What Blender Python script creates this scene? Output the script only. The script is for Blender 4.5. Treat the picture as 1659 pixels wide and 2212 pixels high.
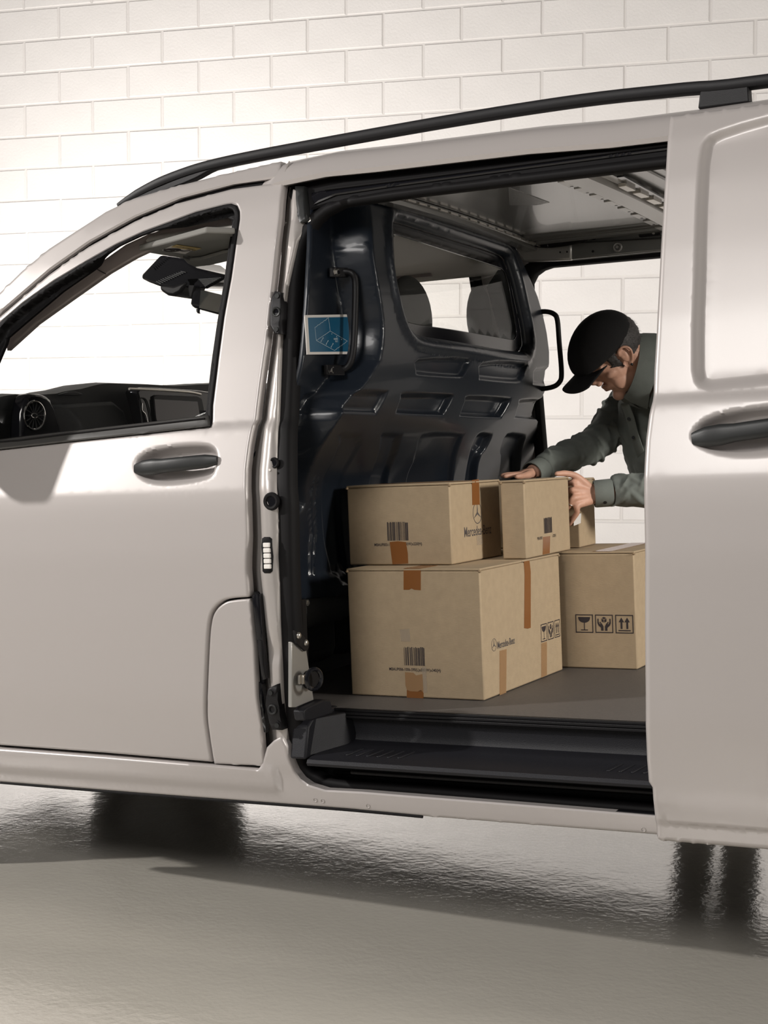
import bpy, bmesh, math, random
import numpy as np
from mathutils import Vector, Matrix
from mathutils.geometry import delaunay_2d_cdt
random.seed(7); np.random.seed(7)
for o in list(bpy.data.objects): bpy.data.objects.remove(o)
SC = bpy.context.scene; COL = SC.collection

# ------------------------------------------------------------------ camera
F, CX, CY = 3150., 829.5, 1106.
YAW, PITCH, RAKE = math.radians(26.5), math.radians(2.93), math.radians(2.5)
CAM = np.array([1.77, -3.03, 1.24])
fw = np.array([-math.sin(YAW), math.cos(YAW), 0.]); rt = np.array([math.cos(YAW), math.sin(YAW), 0.]); zz = np.array([0, 0, 1.])
f3 = fw*math.cos(PITCH)-zz*math.sin(PITCH); u3 = zz*math.cos(PITCH)+fw*math.sin(PITCH)
cd = bpy.data.cameras.new('camera'); cam = bpy.data.objects.new('camera', cd); COL.objects.link(cam)
cam.location = CAM; cam.rotation_euler = (math.pi/2-PITCH, 0, YAW)
cd.sensor_fit = 'HORIZONTAL'; cd.sensor_width = 36; cd.lens = F/1659*36; cd.clip_start = .05
SC.camera = cam

# ------------------------------------------------------------------ world, lamps, exposure
SC.view_settings.view_transform = 'Standard'; SC.view_settings.look = 'None'
SC.view_settings.gamma = 1; SC.view_settings.use_curve_mapping = False
SC.view_settings.exposure = -.18
wd = bpy.data.worlds.new('world'); SC.world = wd; wd.use_nodes = True
wd.node_tree.nodes['Background'].inputs[0].default_value = (1, .95, .90, 1)
wd.node_tree.nodes['Background'].inputs[1].default_value = .085
def lamp(name, loc, aim, size, power, color=(1, .95, .88), size_y=None, spread=180):
    l = bpy.data.lights.new(name, 'AREA'); l.energy = power; l.color = color; l.spread = math.radians(spread)
    if size_y: l.shape = 'RECTANGLE'; l.size = size; l.size_y = size_y
    else: l.shape = 'DISK'; l.size = size
    o = bpy.data.objects.new(name, l); COL.objects.link(o); o.location = loc
    o.rotation_euler = (Vector(aim)-Vector(loc)).to_track_quat('-Z', 'Y').to_euler(); return o
lamp('key_lamp', (-5.1, -3.4, 3.75), (.3, 0, .9), .22, 375, (1, .96, .925))
lamp('front_softbox', (-.1, -4.9, 4.1), (.3, .4, 1.0), 1.8, 172, (1, .965, .935))
lamp('fill_softbox', (.5, -6.4, 2.6), (.3, 0, 1.1), 8., 28, (1, .965, .935), 4.4)
lamp('wall_wash_lamp', (-3.3, 1.9, .8), (-3.4, 4.4, 2.2), 1.8, 92, (1, .965, .93), 1.0, 120)
lamp('wall_wash_lamp', (2.6, 2.6, .8), (.3, 5.1, 1.2), 1.8, 33, (1, .965, .935), .8, 110)
lamp('rear_softbox', (5.0, .35, 2.4), (.3, 1.1, 1.0), .8, 210, (1, .95, .88), .8)

# ------------------------------------------------------------------ from photograph pixels to places
cr, sr = math.cos(RAKE), math.sin(RAKE)
RM = np.array([[cr, 0, -sr], [0, 1, 0], [sr, 0, cr]])       # the van stands slightly tail-high
CL = RM.T@CAM
def ray(px, py): return f3+rt*(px-CX)/F-u3*(py-CY)/F
def rl(px, py): return RM.T@ray(px, py)
def P3(px, py, d): return CAM+d*ray(px, py)                  # world point at depth d
def hit(px, py, ax, val):
    r = rl(px, py); return CL+(val-CL[ax])/r[ax]*r
def XP(px, py, x): return hit(px, py, 0, x)
def YP(px, py, y): return hit(px, py, 1, y)
def ZP(px, py, z): return hit(px, py, 2, z)
# body cross-section: y (inward) against z
_pz = np.array([.20, .30, .345, .40, .44, .60, .80, .95, 1.08, 1.118, 1.20, 1.262, 1.275, 1.286, 1.45, 1.60, 1.75, 1.85, 1.92, 1.99, 2.1])
_pv = np.array([.13, .085, .070, .058, .044, .014, .002, .000, .006, .010, .032, .050, .056, .064, .105, .147, .192, .228, .262, .31, .40])
_gz = np.linspace(.2, 2.1, 1901); _gv = np.interp(_gz, _pz, _pv)
_k = np.exp(-.5*(np.arange(-15, 16)/4.)**2); _k /= _k.sum(); _gv = np.convolve(np.pad(_gv, 15, 'edge'), _k, 'valid')
def prof(z): return np.interp(z, _gz, _gv)
def S(px, py, off=0):
    y = .05
    for _ in range(40):
        p = YP(px, py, y+off); y = .5*y+.5*prof(p[2])
    return (p[0], p[2])
def SS(pts, off=0): return [S(a, b, off) for a, b in pts]

# ------------------------------------------------------------------ materials
def mat(name, col, rough=.5, metal=0, coat=0, spec=.5, bump=None, noise=None, trans=0, emit=None, sheen=0):
    m = bpy.data.materials.new(name); m.use_nodes = True; nt = m.node_tree; b = nt.nodes['Principled BSDF']
    b.inputs['Base Color'].default_value = (*col, 1); b.inputs['Roughness'].default_value = rough
    b.inputs['Metallic'].default_value = metal; b.inputs['Coat Weight'].default_value = coat
    b.inputs['Coat Roughness'].default_value = .04; b.inputs['Specular IOR Level'].default_value = spec
    b.inputs['Sheen Weight'].default_value = sheen
    tc = nt.nodes.new('ShaderNodeTexCoord')
    if noise:                                                # (scale, amount) faint colour grain
        n = nt.nodes.new('ShaderNodeTexNoise'); n.inputs['Scale'].default_value = noise[0]; n.inputs['Detail'].default_value = 5
        r = nt.nodes.new('ShaderNodeMapRange'); r.inputs[1].default_value = .3; r.inputs[2].default_value = .7
        r.inputs[3].default_value = 1-noise[1]; r.inputs[4].default_value = 1+noise[1]*.5
        mx = nt.nodes.new('ShaderNodeVectorMath'); mx.operation = 'SCALE'; mx.inputs[0].default_value = col
        nt.links.new(tc.outputs['Object'], n.inputs['Vector']); nt.links.new(n.outputs['Fac'], r.inputs[0])
        nt.links.new(r.outputs[0], mx.inputs['Scale']); nt.links.new(mx.outputs[0], b.inputs['Base Color'])
    if bump:                                                 # (scale, strength[, stretch])
        n = nt.nodes.new('ShaderNodeTexNoise'); n.inputs['Scale'].default_value = bump[0]; n.inputs['Detail'].default_value = 4
        bp = nt.nodes.new('ShaderNodeBump'); bp.inputs['Strength'].default_value = bump[1]; bp.inputs['Distance'].default_value = .002
        mp = nt.nodes.new('ShaderNodeMapping'); mp.inputs['Scale'].default_value = bump[2] if len(bump) > 2 else (1, 1, 1)
        nt.links.new(tc.outputs['Object'], mp.inputs[0]); nt.links.new(mp.outputs[0], n.inputs['Vector'])
        nt.links.new(n.outputs['Fac'], bp.inputs['Height']); nt.links.new(bp.outputs[0], b.inputs['Normal'])
    return m
def glass(name, tint=(1, 1, 1), refl=.06):
    m = bpy.data.materials.new(name); m.use_nodes = True; nt = m.node_tree; nt.nodes.clear()
    o = nt.nodes.new('ShaderNodeOutputMaterial'); mx = nt.nodes.new('ShaderNodeMixShader')
    t = nt.nodes.new('ShaderNodeBsdfTransparent'); t.inputs[0].default_value = (*tint, 1)
    g = nt.nodes.new('ShaderNodeBsdfGlossy'); g.inputs['Roughness'].default_value = .02
    mx.inputs[0].default_value = refl
    nt.links.new(t.outputs[0], mx.inputs[1]); nt.links.new(g.outputs[0], mx.inputs[2]); nt.links.new(mx.outputs[0], o.inputs[0]); return m
M = dict(
 paint=mat('silver_paint', (.435, .403, .388), .40, .15, .45, bump=None),
 jamb=mat('silver_jamb_paint', (.42, .39, .37), .38, .30, .5),
 rubber=mat('black_rubber', (.006, .0055, .006), .6, spec=.18),
 black=mat('black_plastic', (.006, .0055, .0065), .48, bump=(600, .15), spec=.3),
 gloss=mat('gloss_black', (.006, .006, .008), .12),
 handle=mat('dark_grey_plastic', (.016, .017, .017), .40, bump=(900, .1), spec=.4),
 belt=mat('belt_strip_plastic', (.045, .043, .040), .45),
 bulk=mat('blue_grey_enamel', (.011, .0145, .021), .30, .0, .12, spec=.34),
 cargo=mat('grey_cargo_floor', (.105, .095, .088), .55, bump=(420, .35), noise=(160, .12)),
 step=mat('charcoal_step_plastic', (.011, .011, .014), .5, bump=(500, .25), spec=.3),
 roofin=mat('grey_primer_metal', (.20, .20, .19), .27, .45, .2),
 rib=mat('pale_primer_metal', (.36, .35, .33), .32, .4, .2),
 zinc=mat('zinc_plated_steel', (.55, .52, .47), .28, .9),
 dash=mat('dark_dash_plastic', (.022, .024, .024), .55, bump=(700, .3)),
 screen=mat('dark_screen', (.030, .018, .022), .10),
 chrome=mat('chrome', (.75, .74, .72), .12, 1),
 liner=mat('grey_headliner', (.78, .745, .70), .9, bump=(400, .2)),
 trim=mat('taupe_pillar_trim', (.36, .31, .295), .7, bump=(500, .15)),
 seat=mat('grey_seat_fabric', (.055, .056, .055), .9, bump=(600, .4)),
 visor=mat('grey_visor', (.20, .195, .18), .8),
 wall=mat('white_painted_block', (.63, .606, .588), .62, bump=(70, .8), noise=(4, .035)),
 mortar=mat('white_painted_mortar', (.55, .527, .508), .7, bump=(60, .8)),
 card=mat('brown_cardboard', (.44, .335, .215), .82, bump=(90, .25, (1, 1, 8)), noise=(45, .06)),
 cardin=mat('cardboard_edge', (.30, .215, .13), .9),
 print=mat('black_print', (.030, .022, .024), .7),
 greyprint=mat('grey_print', (.10, .085, .08), .7),
 white=mat('white_vinyl', (.80, .76, .72), .5),
 blue=mat('blue_vinyl', (.012, .105, .20), .3),
 line=mat('pale_line_print', (.45, .56, .62), .5),
 yellow=mat('yellow_print', (.55, .40, .12), .6),
 skin=mat('skin', (.60, .335, .235), .5, bump=(120, .25), noise=(30, .12)),
 hair=mat('grey_hair', (.045, .040, .038), .6, bump=(300, .9, (1, 1, .15)), noise=(160, .5)),
 cap=mat('black_cotton', (.003, .0026, .003), .9, bump=(500, .4)),
 shirt=mat('sage_grey_cotton', (.165, .182, .165), .88, bump=(700, .35), noise=(25, .10)),
 shirtin=mat('dark_shirt_lining', (.05, .055, .052), .9),
 trouser=mat('dark_trousers', (.02, .02, .022), .9, bump=(500, .3)),
 boot=mat('dark_leather', (.018, .014, .012), .5),
 tyre=mat('tyre_rubber', (.012, .012, .012), .8),
 rim=mat('alloy', (.4, .4, .4), .3, .9),
 paper=mat('white_paper', (.72, .70, .67), .7),
 pane=glass('clear_glass', (.985, .985, .98), .025),
 pane2=glass('bulkhead_glass', (.93, .93, .92), .05),
)
def tape_mat(name, col, alpha):
    m = mat(name, col, .22); m.node_tree.nodes['Principled BSDF'].inputs['Alpha'].default_value = alpha; return m
M['paint'].node_tree.nodes['Principled BSDF'].inputs['Coat Roughness'].default_value = .22
M['tape'] = tape_mat('brown_tape', (.29, .115, .035), .86); M['tape2'] = tape_mat('pale_tape', (.50, .30, .15), .55); M['clear'] = tape_mat('clear_tape', (.60, .50, .38), .35)
# floor: glossy sealed concrete with fine ripples
def floor_mat():
    m = mat('sealed_concrete', (.40, .375, .325), .12, spec=.8, coat=1); nt = m.node_tree; b = nt.nodes['Principled BSDF']
    tc = nt.nodes.new('ShaderNodeTexCoord')
    n1 = nt.nodes.new('ShaderNodeTexNoise'); n1.inputs['Scale'].default_value = 55; n1.inputs['Detail'].default_value = 5
    n2 = nt.nodes.new('ShaderNodeTexNoise'); n2.inputs['Scale'].default_value = 7; n2.inputs['Detail'].default_value = 2
    ad = nt.nodes.new('ShaderNodeMath'); ad.operation = 'MULTIPLY_ADD'; ad.inputs[1].default_value = 2.2
    bp = nt.nodes.new('ShaderNodeBump'); bp.inputs['Strength'].default_value = .34; bp.inputs['Distance'].default_value = .0022
    for n in (n1, n2): nt.links.new(tc.outputs['Object'], n.inputs['Vector'])
    nt.links.new(n2.outputs['Fac'], ad.inputs[0]); nt.links.new(n1.outputs['Fac'], ad.inputs[2])
    nt.links.new(ad.outputs[0], bp.inputs['Height']); nt.links.new(bp.outputs[0], b.inputs['Normal']); nt.links.new(bp.outputs[0], b.inputs['Coat Normal']); b.inputs['Coat Roughness'].default_value = .10
    n3 = nt.nodes.new('ShaderNodeTexNoise'); n3.inputs['Scale'].default_value = 1.6; n3.inputs['Detail'].default_value = 6
    rp = nt.nodes.new('ShaderNodeValToRGB'); rp.color_ramp.elements[0].color = (.54, .507, .442, 1); rp.color_ramp.elements[1].color = (.64, .605, .535, 1)
    nt.links.new(tc.outputs['Object'], n3.inputs['Vector']); nt.links.new(n3.outputs['Fac'], rp.inputs[0]); nt.links.new(rp.outputs[0], b.inputs['Base Color'])
    return m
M['floor'] = floor_mat()

# ------------------------------------------------------------------ mesh helpers
def link(o, parent=None):
    COL.objects.link(o)
    if parent is not None: o.parent = parent
    return o
def mk(name, verts, faces, m, parent=None, smooth=35, label=None):
    me = bpy.data.meshes.new(name); me.from_pydata(np.asarray(verts, float).tolist(), [], [tuple(f) for f in faces]); me.update()
    bm = bmesh.new(); bm.from_mesh(me); bmesh.ops.recalc_face_normals(bm, faces=bm.faces); bm.to_mesh(me); bm.free()
    if smooth:
        me.polygons.foreach_set('use_smooth', [True]*len(me.polygons)); me.set_sharp_from_angle(angle=math.radians(smooth))
    me.materials.append(m if not isinstance(m, str) else M[m])
    o = link(bpy.data.objects.new(name, me), parent)
    if label: o['label'] = label
    return o
def empty(name, label, cat, loc=(0, 0, 0), rot=(0, 0, 0), group=None):
    o = bpy.data.objects.new(name, None); o.empty_display_size = .1; COL.objects.link(o); o.location = loc; o.rotation_euler = rot
    o['label'] = label; o['category'] = cat
    if group: o['group'] = group
    return o
class MB:                                                    # collects simple solids into one mesh
    def __init__(s): s.v = []; s.f = []
    def add(s, v, f):
        n = len(s.v); s.v += [tuple(p) for p in v]; s.f += [tuple(i+n for i in q) for q in f]; return s
    def box(s, a, b):
        x0, y0, z0 = np.minimum(a, b); x1, y1, z1 = np.maximum(a, b)
        return s.add([(x0, y0, z0), (x1, y0, z0), (x1, y1, z0), (x0, y1, z0), (x0, y0, z1), (x1, y0, z1), (x1, y1, z1), (x0, y1, z1)],
                     [(0, 3, 2, 1), (4, 5, 6, 7), (0, 1, 5, 4), (1, 2, 6, 5), (2, 3, 7, 6), (3, 0, 4, 7)])
    def bar(s, p, q, w, h, up=(0, 0, 1)):                     # rectangular bar from p to q
        p, q, up = map(lambda a: np.array(a, float), (p, q, up)); d = q-p; d /= np.linalg.norm(d)
        a = np.cross(d, up); a /= np.linalg.norm(a); b = np.cross(a, d)
        o = [(-w/2, -h/2), (w/2, -h/2), (w/2, h/2), (-w/2, h/2)]
        return s.add([e+a*i+b*j for e in (p, q) for i, j in o], [(0, 1, 2, 3), (7, 6, 5, 4), (0, 4, 5, 1), (1, 5, 6, 2), (2, 6, 7, 3), (3, 7, 4, 0)])
    def prism(s, pts, off):                                   # polygon pts (3D) pushed along off
        n = len(pts); off = np.array(off); v = [np.array(p, float) for p in pts]+[np.array(p, float)+off for p in pts]
        return s.add(v, [tuple(range(n))[::-1], tuple(range(n, 2*n))]+[(i, (i+1) % n, n+(i+1) % n, n+i) for i in range(n)])
    def tube(s, path, r, n=12, sub=6, closed=False, flat=None, cap=True):
        P = spline(path, sub, closed); m = len(P); R = [r]*m if np.isscalar(r) else list(np.interp(np.linspace(0, 1, m), np.linspace(0, 1, len(r)), r))
        T = [(P[(i+1) % m]-P[i-1]) if closed else (P[min(i+1, m-1)]-P[max(i-1, 0)]) for i in range(m)]
        T = [t/np.linalg.norm(t) for t in T]; a = np.cross(T[0], flat[0] if flat else (.31, .2, .93)); a /= np.linalg.norm(a); V = []
        for i in range(m):
            if flat: a = np.cross(T[i], flat[0])
            a = a-T[i]*(a@T[i]); a /= np.linalg.norm(a); b = np.cross(T[i], a)
            for k in range(n):
                t = 2*math.pi*k/n; c, q = math.cos(t), math.sin(t)
                if flat: c = math.copysign(abs(c)**.6, c)*flat[1]; q = math.copysign(abs(q)**.6, q)*flat[2]
                V.append(P[i]+R[i]*(a*c+b*q))
        Fc = [(i*n+k, i*n+(k+1) % n, ((i+1) % m)*n+(k+1) % n, ((i+1) % m)*n+k) for i in range(m if closed else m-1) for k in range(n)]
        if not closed and cap: Fc += [tuple(range(n))[::-1], tuple((m-1)*n+k for k in range(n))]
        return s.add(V, Fc)
    def disc(s, c, ax, r, h, n=18, r2=None):                   # short cylinder / cone frustum
        c = np.array(c, float); ax = np.array(ax, float); ax /= np.linalg.norm(ax); a = np.cross(ax, (.3, .5, .81)); a /= np.linalg.norm(a); b = np.cross(ax, a); r2 = r if r2 is None else r2
        v = [c+q*(a*math.cos(2*math.pi*k/n)+b*math.sin(2*math.pi*k/n))+ax*t for q, t in ((r, 0), (r2, h)) for k in range(n)]
        return s.add(v, [tuple(range(n))[::-1], tuple(range(n, 2*n))]+[(k, (k+1) % n, n+(k+1) % n, n+k) for k in range(n)])
    def ring(s, c, ax, r, t, n=24, m=8):                       # torus
        c = np.array(c, float); ax = np.array(ax, float); ax /= np.linalg.norm(ax); a = np.cross(ax, (.3, .5, .81)); a /= np.linalg.norm(a); b = np.cross(ax, a)
        return s.tube([c+r*(a*math.cos(2*math.pi*k/n)+b*math.sin(2*math.pi*k/n)) for k in range(n)], t, m, 1, True)
    def ell(s, c, rad, axes=None, nu=20, nv=14):               # ellipsoid
        c = np.array(c, float); A = np.eye(3) if axes is None else np.array(axes); v = []; f = []
        for j in range(nv+1):
            th = math.pi*j/nv
            for i in range(nu):
                ph = 2*math.pi*i/nu; q = (rad[0]*math.sin(th)*math.cos(ph), rad[1]*math.sin(th)*math.sin(ph), rad[2]*math.cos(th))
                v.append(c+q[0]*A[0]+q[1]*A[1]+q[2]*A[2])
        for j in range(nv):
            for i in range(nu):
                k = (i+1) % nu; q = (j*nu+i, j*nu+k, (j+1)*nu+k, (j+1)*nu+i)
                f.append(q)
        return s.add(v, f)
    def build(s, name, m, parent=None, smooth=35, bevel=0, label=None, merge=False):
        o = mk(name, s.v, s.f, m, parent, smooth, label)
        if bevel:
            md = o.modifiers.new('bevel', 'BEVEL'); md.width = bevel; md.segments = 2; md.limit_method = 'ANGLE'; md.angle_limit = math.radians(40)
        return o
def spline(path, sub=6, closed=False):
    P = [np.array(p, float) for p in path]; n = len(P)
    if sub <= 1: return P
    out = []
    for i in range(n if closed else n-1):
        g = (lambda k: P[k % n]) if closed else (lambda k: P[min(max(k, 0), n-1)])
        p0, p1, p2, p3 = g(i-1), g(i), g(i+1), g(i+2)
        for k in range(sub):
            t = k/sub; out.append(.5*(2*p1+(p2-p0)*t+(2*p0-5*p1+4*p2-p3)*t*t+(3*p1-p0-3*p2+p3)*t**3))
    if not closed: out.append(P[-1])
    return out
def smooth2(pts, sub=5, closed=True): return [tuple(p) for p in spline(pts, sub, closed)]
def dense(poly, step):
    out = []
    for i in range(len(poly)):
        a, b = np.array(poly[i], float), np.array(poly[(i+1) % len(poly)], float); n = max(1, int(np.linalg.norm(b-a)/step+.5))
        out += [a+(b-a)*k/n for k in range(n)]
    return np.array(out)
def inside(pts, poly):
    x, y = pts[:, 0][:, None], pts[:, 1][:, None]; q = np.roll(poly, -1, 0); r = np.zeros(len(pts), bool)
    x0, y0, x1, y1 = poly[:, 0], poly[:, 1], q[:, 0], q[:, 1]; dy = np.where(y1 == y0, 1e-12, y1-y0)
    for i in range(0, len(pts), 4000):
        X, Y = x[i:i+4000], y[i:i+4000]; r[i:i+4000] = (((y0 > Y) != (y1 > Y)) & (X < (x1-x0)*(Y-y0)/dy+x0)).sum(1) % 2 == 1
    return r
def dist(pts, poly, closed=True):
    a = poly; b = np.roll(poly, -1, 0)
    if not closed: a, b = a[:-1], b[:-1]
    ab = b-a; l2 = np.maximum((ab**2).sum(1), 1e-12); d = np.full(len(pts), 9.)
    for i in range(0, len(pts), 3000):
        P = pts[i:i+3000]; px, py = P[:, :1]-a[:, 0], P[:, 1:]-a[:, 1]
        t = np.clip((px*ab[:, 0]+py*ab[:, 1])/l2, 0, 1); d[i:i+3000] = np.sqrt(((px-t*ab[:, 0])**2+(py-t*ab[:, 1])**2).min(1))
    return d
def offset(lp, k):
    """points at distance k on both sides of a dense closed loop"""
    t = np.roll(lp, -1, 0)-np.roll(lp, 1, 0); nn = np.stack([-t[:, 1], t[:, 0]], 1); nn /= np.maximum(np.linalg.norm(nn, axis=1), 1e-9)[:, None]
    q = np.vstack([lp+nn*k, lp-nn*k]); return q[dist(q, lp) > abs(k)*.85]
def rings(poly, ks, step=.012):
    lp = dense(poly, step); return np.vstack([offset(lp, k) for k in ks])
def panel(name, outline, fmap, m, parent, holes=(), thick=.02, step=.03, edge=.004, extra=None, fine=None, smooth=50, label=None, bstep=None):
    """closed sheet-metal panel: 2-D outline with holes, mapped to 3-D by fmap(u, v, depth)"""
    bs_ = bstep or step; loops = [dense(outline, bs_)]+[dense(h, bs_) for h in holes]; V = []; Ed = []
    for lp in loops:
        n = len(V); V += [tuple(p) for p in lp]; Ed += [(n+i, n+(i+1) % len(lp)) for i in range(len(lp))]
    lo = loops[0].min(0); hi = loops[0].max(0)
    g = np.array([(u, v) for u in np.arange(lo[0], hi[0], step) for v in np.arange(lo[1], hi[1], step)]).reshape(-1, 2)+step*.37
    def keep(q, far_):
        ok = inside(q, loops[0])
        for h in loops[1:]: ok &= ~inside(q, h)
        q = q[ok]
        return q[np.min([dist(q, lp) for lp in loops], 0) > far_] if len(q) else q
    g = keep(g, max(edge*3, .3*step))
    if fine is not None: g = np.vstack([g, keep(np.asarray(fine), edge*2.6)])
    rg = np.vstack([keep(np.vstack([offset(lp, edge*k) for lp in loops]), edge*k*.85) for k in (1., 2.1)])
    allp = V+[tuple(p) for p in rg]+[tuple(p) for p in g]
    vc, _, fc, ov, _, _ = delaunay_2d_cdt([Vector(p) for p in allp], Ed, [], 0, 1e-6, True)
    vc = np.array([tuple(p) for p in vc]); fc = np.array([tuple(f) for f in fc if len(f) == 3]); cen = vc[fc].mean(1)
    ok = inside(cen, loops[0])
    for h in loops[1:]: ok &= ~inside(cen, h)
    fc = fc[ok]; used = np.unique(fc); rm = -np.ones(len(vc), int); rm[used] = np.arange(len(used)); vc = vc[used]; fc = rm[fc]
    cnt = {}
    for f in fc.tolist():
        for i in range(3):
            a, b = f[i], f[(i+1) % 3]; cnt.setdefault((min(a, b), max(a, b)), []).append((a, b))
    rim = [e[0] for e in cnt.values() if len(e) == 1]; onb = list(set(i for e in rim for i in e)); n = len(vc)
    dd = np.zeros(n); dd[onb] = edge; U, Vv = vc[:, 0], vc[:, 1]
    def full(t): return np.stack([np.broadcast_to(np.asarray(q, float), (n,)) for q in t], 1)
    top = full(fmap(U, Vv, dd)); bot = full(fmap(U, Vv, np.full(n, float(thick))))
    fs = [tuple(f) for f in fc.tolist()]+[tuple(i+n for i in f[::-1]) for f in fc.tolist()]+[(b, a, a+n, b+n) for a, b in rim]
    return mk(name, np.vstack([top, bot]), fs, m, parent, smooth, label)
def sm(t): t = np.clip(t, 0., 1.); return t*t*(3-2*t)
def uv(u, v): return np.stack([np.atleast_1d(np.asarray(u, float)), np.atleast_1d(np.asarray(v, float))], 1)
def flt(a): a = np.asarray(a, float); return float(a.reshape(-1)[0]) if a.size == 1 else a
def near(off=0, h=None):
    return (lambda u, v, d: (u, prof(v)+off+d+(flt(h(u, v)) if h else 0), v))
W2 = 1.86
def far(off=0, h=None):
    return (lambda u, v, d: (u, W2-(prof(v)+off+d+(flt(h(u, v)) if h else 0)), v))
# ------------------------------------------------------------------ the setting
def struct(o): o['kind'] = 'structure'; return o
fl = MB().add([(-14, -9, 0), (16, -9, 0), (16, 16, 0), (-14, 16, 0), (-14, -9, -.1), (16, -9, -.1), (16, 16, -.1), (-14, 16, -.1)],
              [(0, 1, 2, 3), (7, 6, 5, 4), (0, 4, 5, 1), (1, 5, 6, 2), (2, 6, 7, 3), (3, 7, 4, 0)]).build('floor', 'floor', smooth=0); struct(fl)
wy = math.radians(15.5); wu = rt*math.cos(wy)-fw*math.sin(wy); wn = np.cross(wu, zz)    # wall runs along wu, faces wn
wo = CAM+fw*8.6; wo = np.array([wo[0], wo[1], 0.])
def WL(u, v, d): return wo+wu*u+zz*v+wn*d
BL, BH, JT = .4645, .1958, .009
wall = MB()
wall.add([WL(u, v, d) for d in (-.006, -.2) for u, v in ((-9, 0), (9, 0), (9, 5.4), (-9, 5.4))], [(0, 1, 2, 3), (7, 6, 5, 4), (0, 4, 5, 1), (1, 5, 6, 2), (2, 6, 7, 3), (3, 7, 4, 0)])
wall = struct(wall.build('wall_back', 'mortar', smooth=0))
c_ = .006; bv = []; L2, H2 = (BL-JT)/2, (BH-JT)/2
for (a, b, d) in ((L2, H2, -.03), (L2, H2, -c_), (L2-c_, H2-c_, 0)): bv += [(-a, -b, d), (a, -b, d), (a, b, d), (-a, b, d)]
bf = [(8, 9, 10, 11)]+[(k+i, k+(i+1) % 4, k+4+(i+1) % 4, k+4+i) for k in (0, 4) for i in range(4)]
rot = np.array([wu, zz, wn]).T
rest = MB(); base = None
for k in range(-8, 19):
    v = 3.507-BH*k+BH/2
    if v < .0 or v > 5.3: continue
    ph = -1.862 if k % 2 == 0 else -2.088
    for j in range(-14, 24):
        u = ph+(j+.5)*BL+random.uniform(-.002, .002); pr = random.uniform(-.0012, .0015)
        if abs(u) > 8.6: continue
        if -2.75 < u < 2.45 and .15 < v < 4.0:
            if base is None:
                base = mk('concrete_block', bv, bf, 'wall', wall, smooth=0); o = base
                md = None
            else: o = base.copy(); link(o, wall)
            mw = Matrix(rot.tolist()).to_4x4(); mw.translation = Vector(WL(u, v+random.uniform(-.0012, .0012), pr))
            o.matrix_local = mw @ Matrix.Rotation(random.uniform(-.003, .003), 4, 'Z')
        else: rest.add([WL(u+p[0], v+p[1], p[2]+pr) for p in bv], bf)
r_ = rest.build('block_courses', 'wall', wall, smooth=0); r_['kind'] = 'stuff'

# ------------------------------------------------------------------ the van
van = empty('panel_van', 'silver panel van with open sliding door and black roof rail, parked nose left', 'van', rot=(0, -RAKE, 0))
def part(mb, name, m, parent=van, **k): return mb.build(name, m, parent, **k)
# --- front door with its window opening
FK = smooth2([(536, 1291.5), (505, 1294), (483, 1299.5), (464, 1316), (454, 1342), (449, 1400), (444.5, 1530), (450, 1590), (459, 1648)], 6, False)   # shut line of the fuel flap
dr = SS([(612, 390), (604, 470), (590, 600), (575, 740), (562, 830), (555, 885), (553, 905), (546, 920), (537, 965), (531, 1015), (532, 1080), (534, 1160), (532, 1230), (536, 1286)]+[(a-2.2, b-1.6) for a, b in FK]+[(230, 1627), (0, 1610)])
gap_top = SS([(606, 391), (500, 405), (386, 435), (290, 475), (190, 530), (105, 590), (0, 680)])
gap_top = [(u, v-.004) for u, v in gap_top]
fl_ = [(-1.18, .47), (-1.22, .70), (-1.22, 1.10), (-1.18, 1.33)]
door_out = dr+fl_+gap_top[::-1]
win_out = SS([(0, 697), (50, 654), (116, 607), (193, 561), (251, 528), (309, 501), (366, 480), (424, 458), (482, 443), (500, 440), (511, 444), (516, 457), (516, 475), (509, 522), (498, 600),
              (482, 688), (467, 804), (458, 876), (455, 921), (300, 938), (150, 954), (0, 971)])
win_out = [(-1.12, 1.262)]+[(-1.10, 1.33)]+win_out
win_out = [win_out[1]]+win_out[2:]+[win_out[0]]
ch = SS([(291, 1020), (290, 1002), (300, 985), (325, 970), (370, 961), (420, 957), (452, 959), (468, 970), (471, 992), (467, 1013), (455, 1032), (420, 1043), (370, 1049), (330, 1047), (305, 1037)])
def recess(poly, depth, w):
    P = dense(poly, .01)
    def h(u, v):
        p = uv(u, v); return np.where(inside(p, P), depth*sm(dist(p, P)/w), 0.)
    return h
chs = smooth2(ch, 4); h_front = recess(chs, .038, .030)
def finepts(poly, st, pad=.02):
    P = dense(poly, .012); lo = P.min(0)-pad; hi = P.max(0)+pad
    g = np.array([(u, v) for u in np.arange(lo[0], hi[0], st) for v in np.arange(lo[1], hi[1], st)])
    return g[inside(g, P) | (dist(g, P) < pad)]
zl = np.array([(u, v) for u in np.arange(-1.2, -.07, .02) for v in (1.095, 1.105, 1.112, 1.118, 1.124, 1.131, 1.14, 1.256, 1.263, 1.270, 1.277, 1.284, 1.291, 1.30)])
door = panel('front_door', door_out, near(0, h_front), 'paint', van, holes=[win_out], thick=.028, step=.03, bstep=.010, fine=np.vstack([finepts(chs, .006), zl]))
def pill(p, q, r0, r1, d, name, m, parent, f=near, out=.0):
    """grip bar between two side-view points"""
    path = []
    for t in np.linspace(0, 1, 9):
        u, v = p[0]+(q[0]-p[0])*t, p[1]+(q[1]-p[1])*t; path.append(f(0)(u, v, d-out*math.sin(math.pi*t)))
    o = MB().tube(path, [r0*.55, r0*.95, r0, r1, r1, r1, r1, r1*.96, r1*.6], 14, 3, flat=((0, -1, .1), 1.0, .62)); return part(o, name, m, parent)
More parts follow.
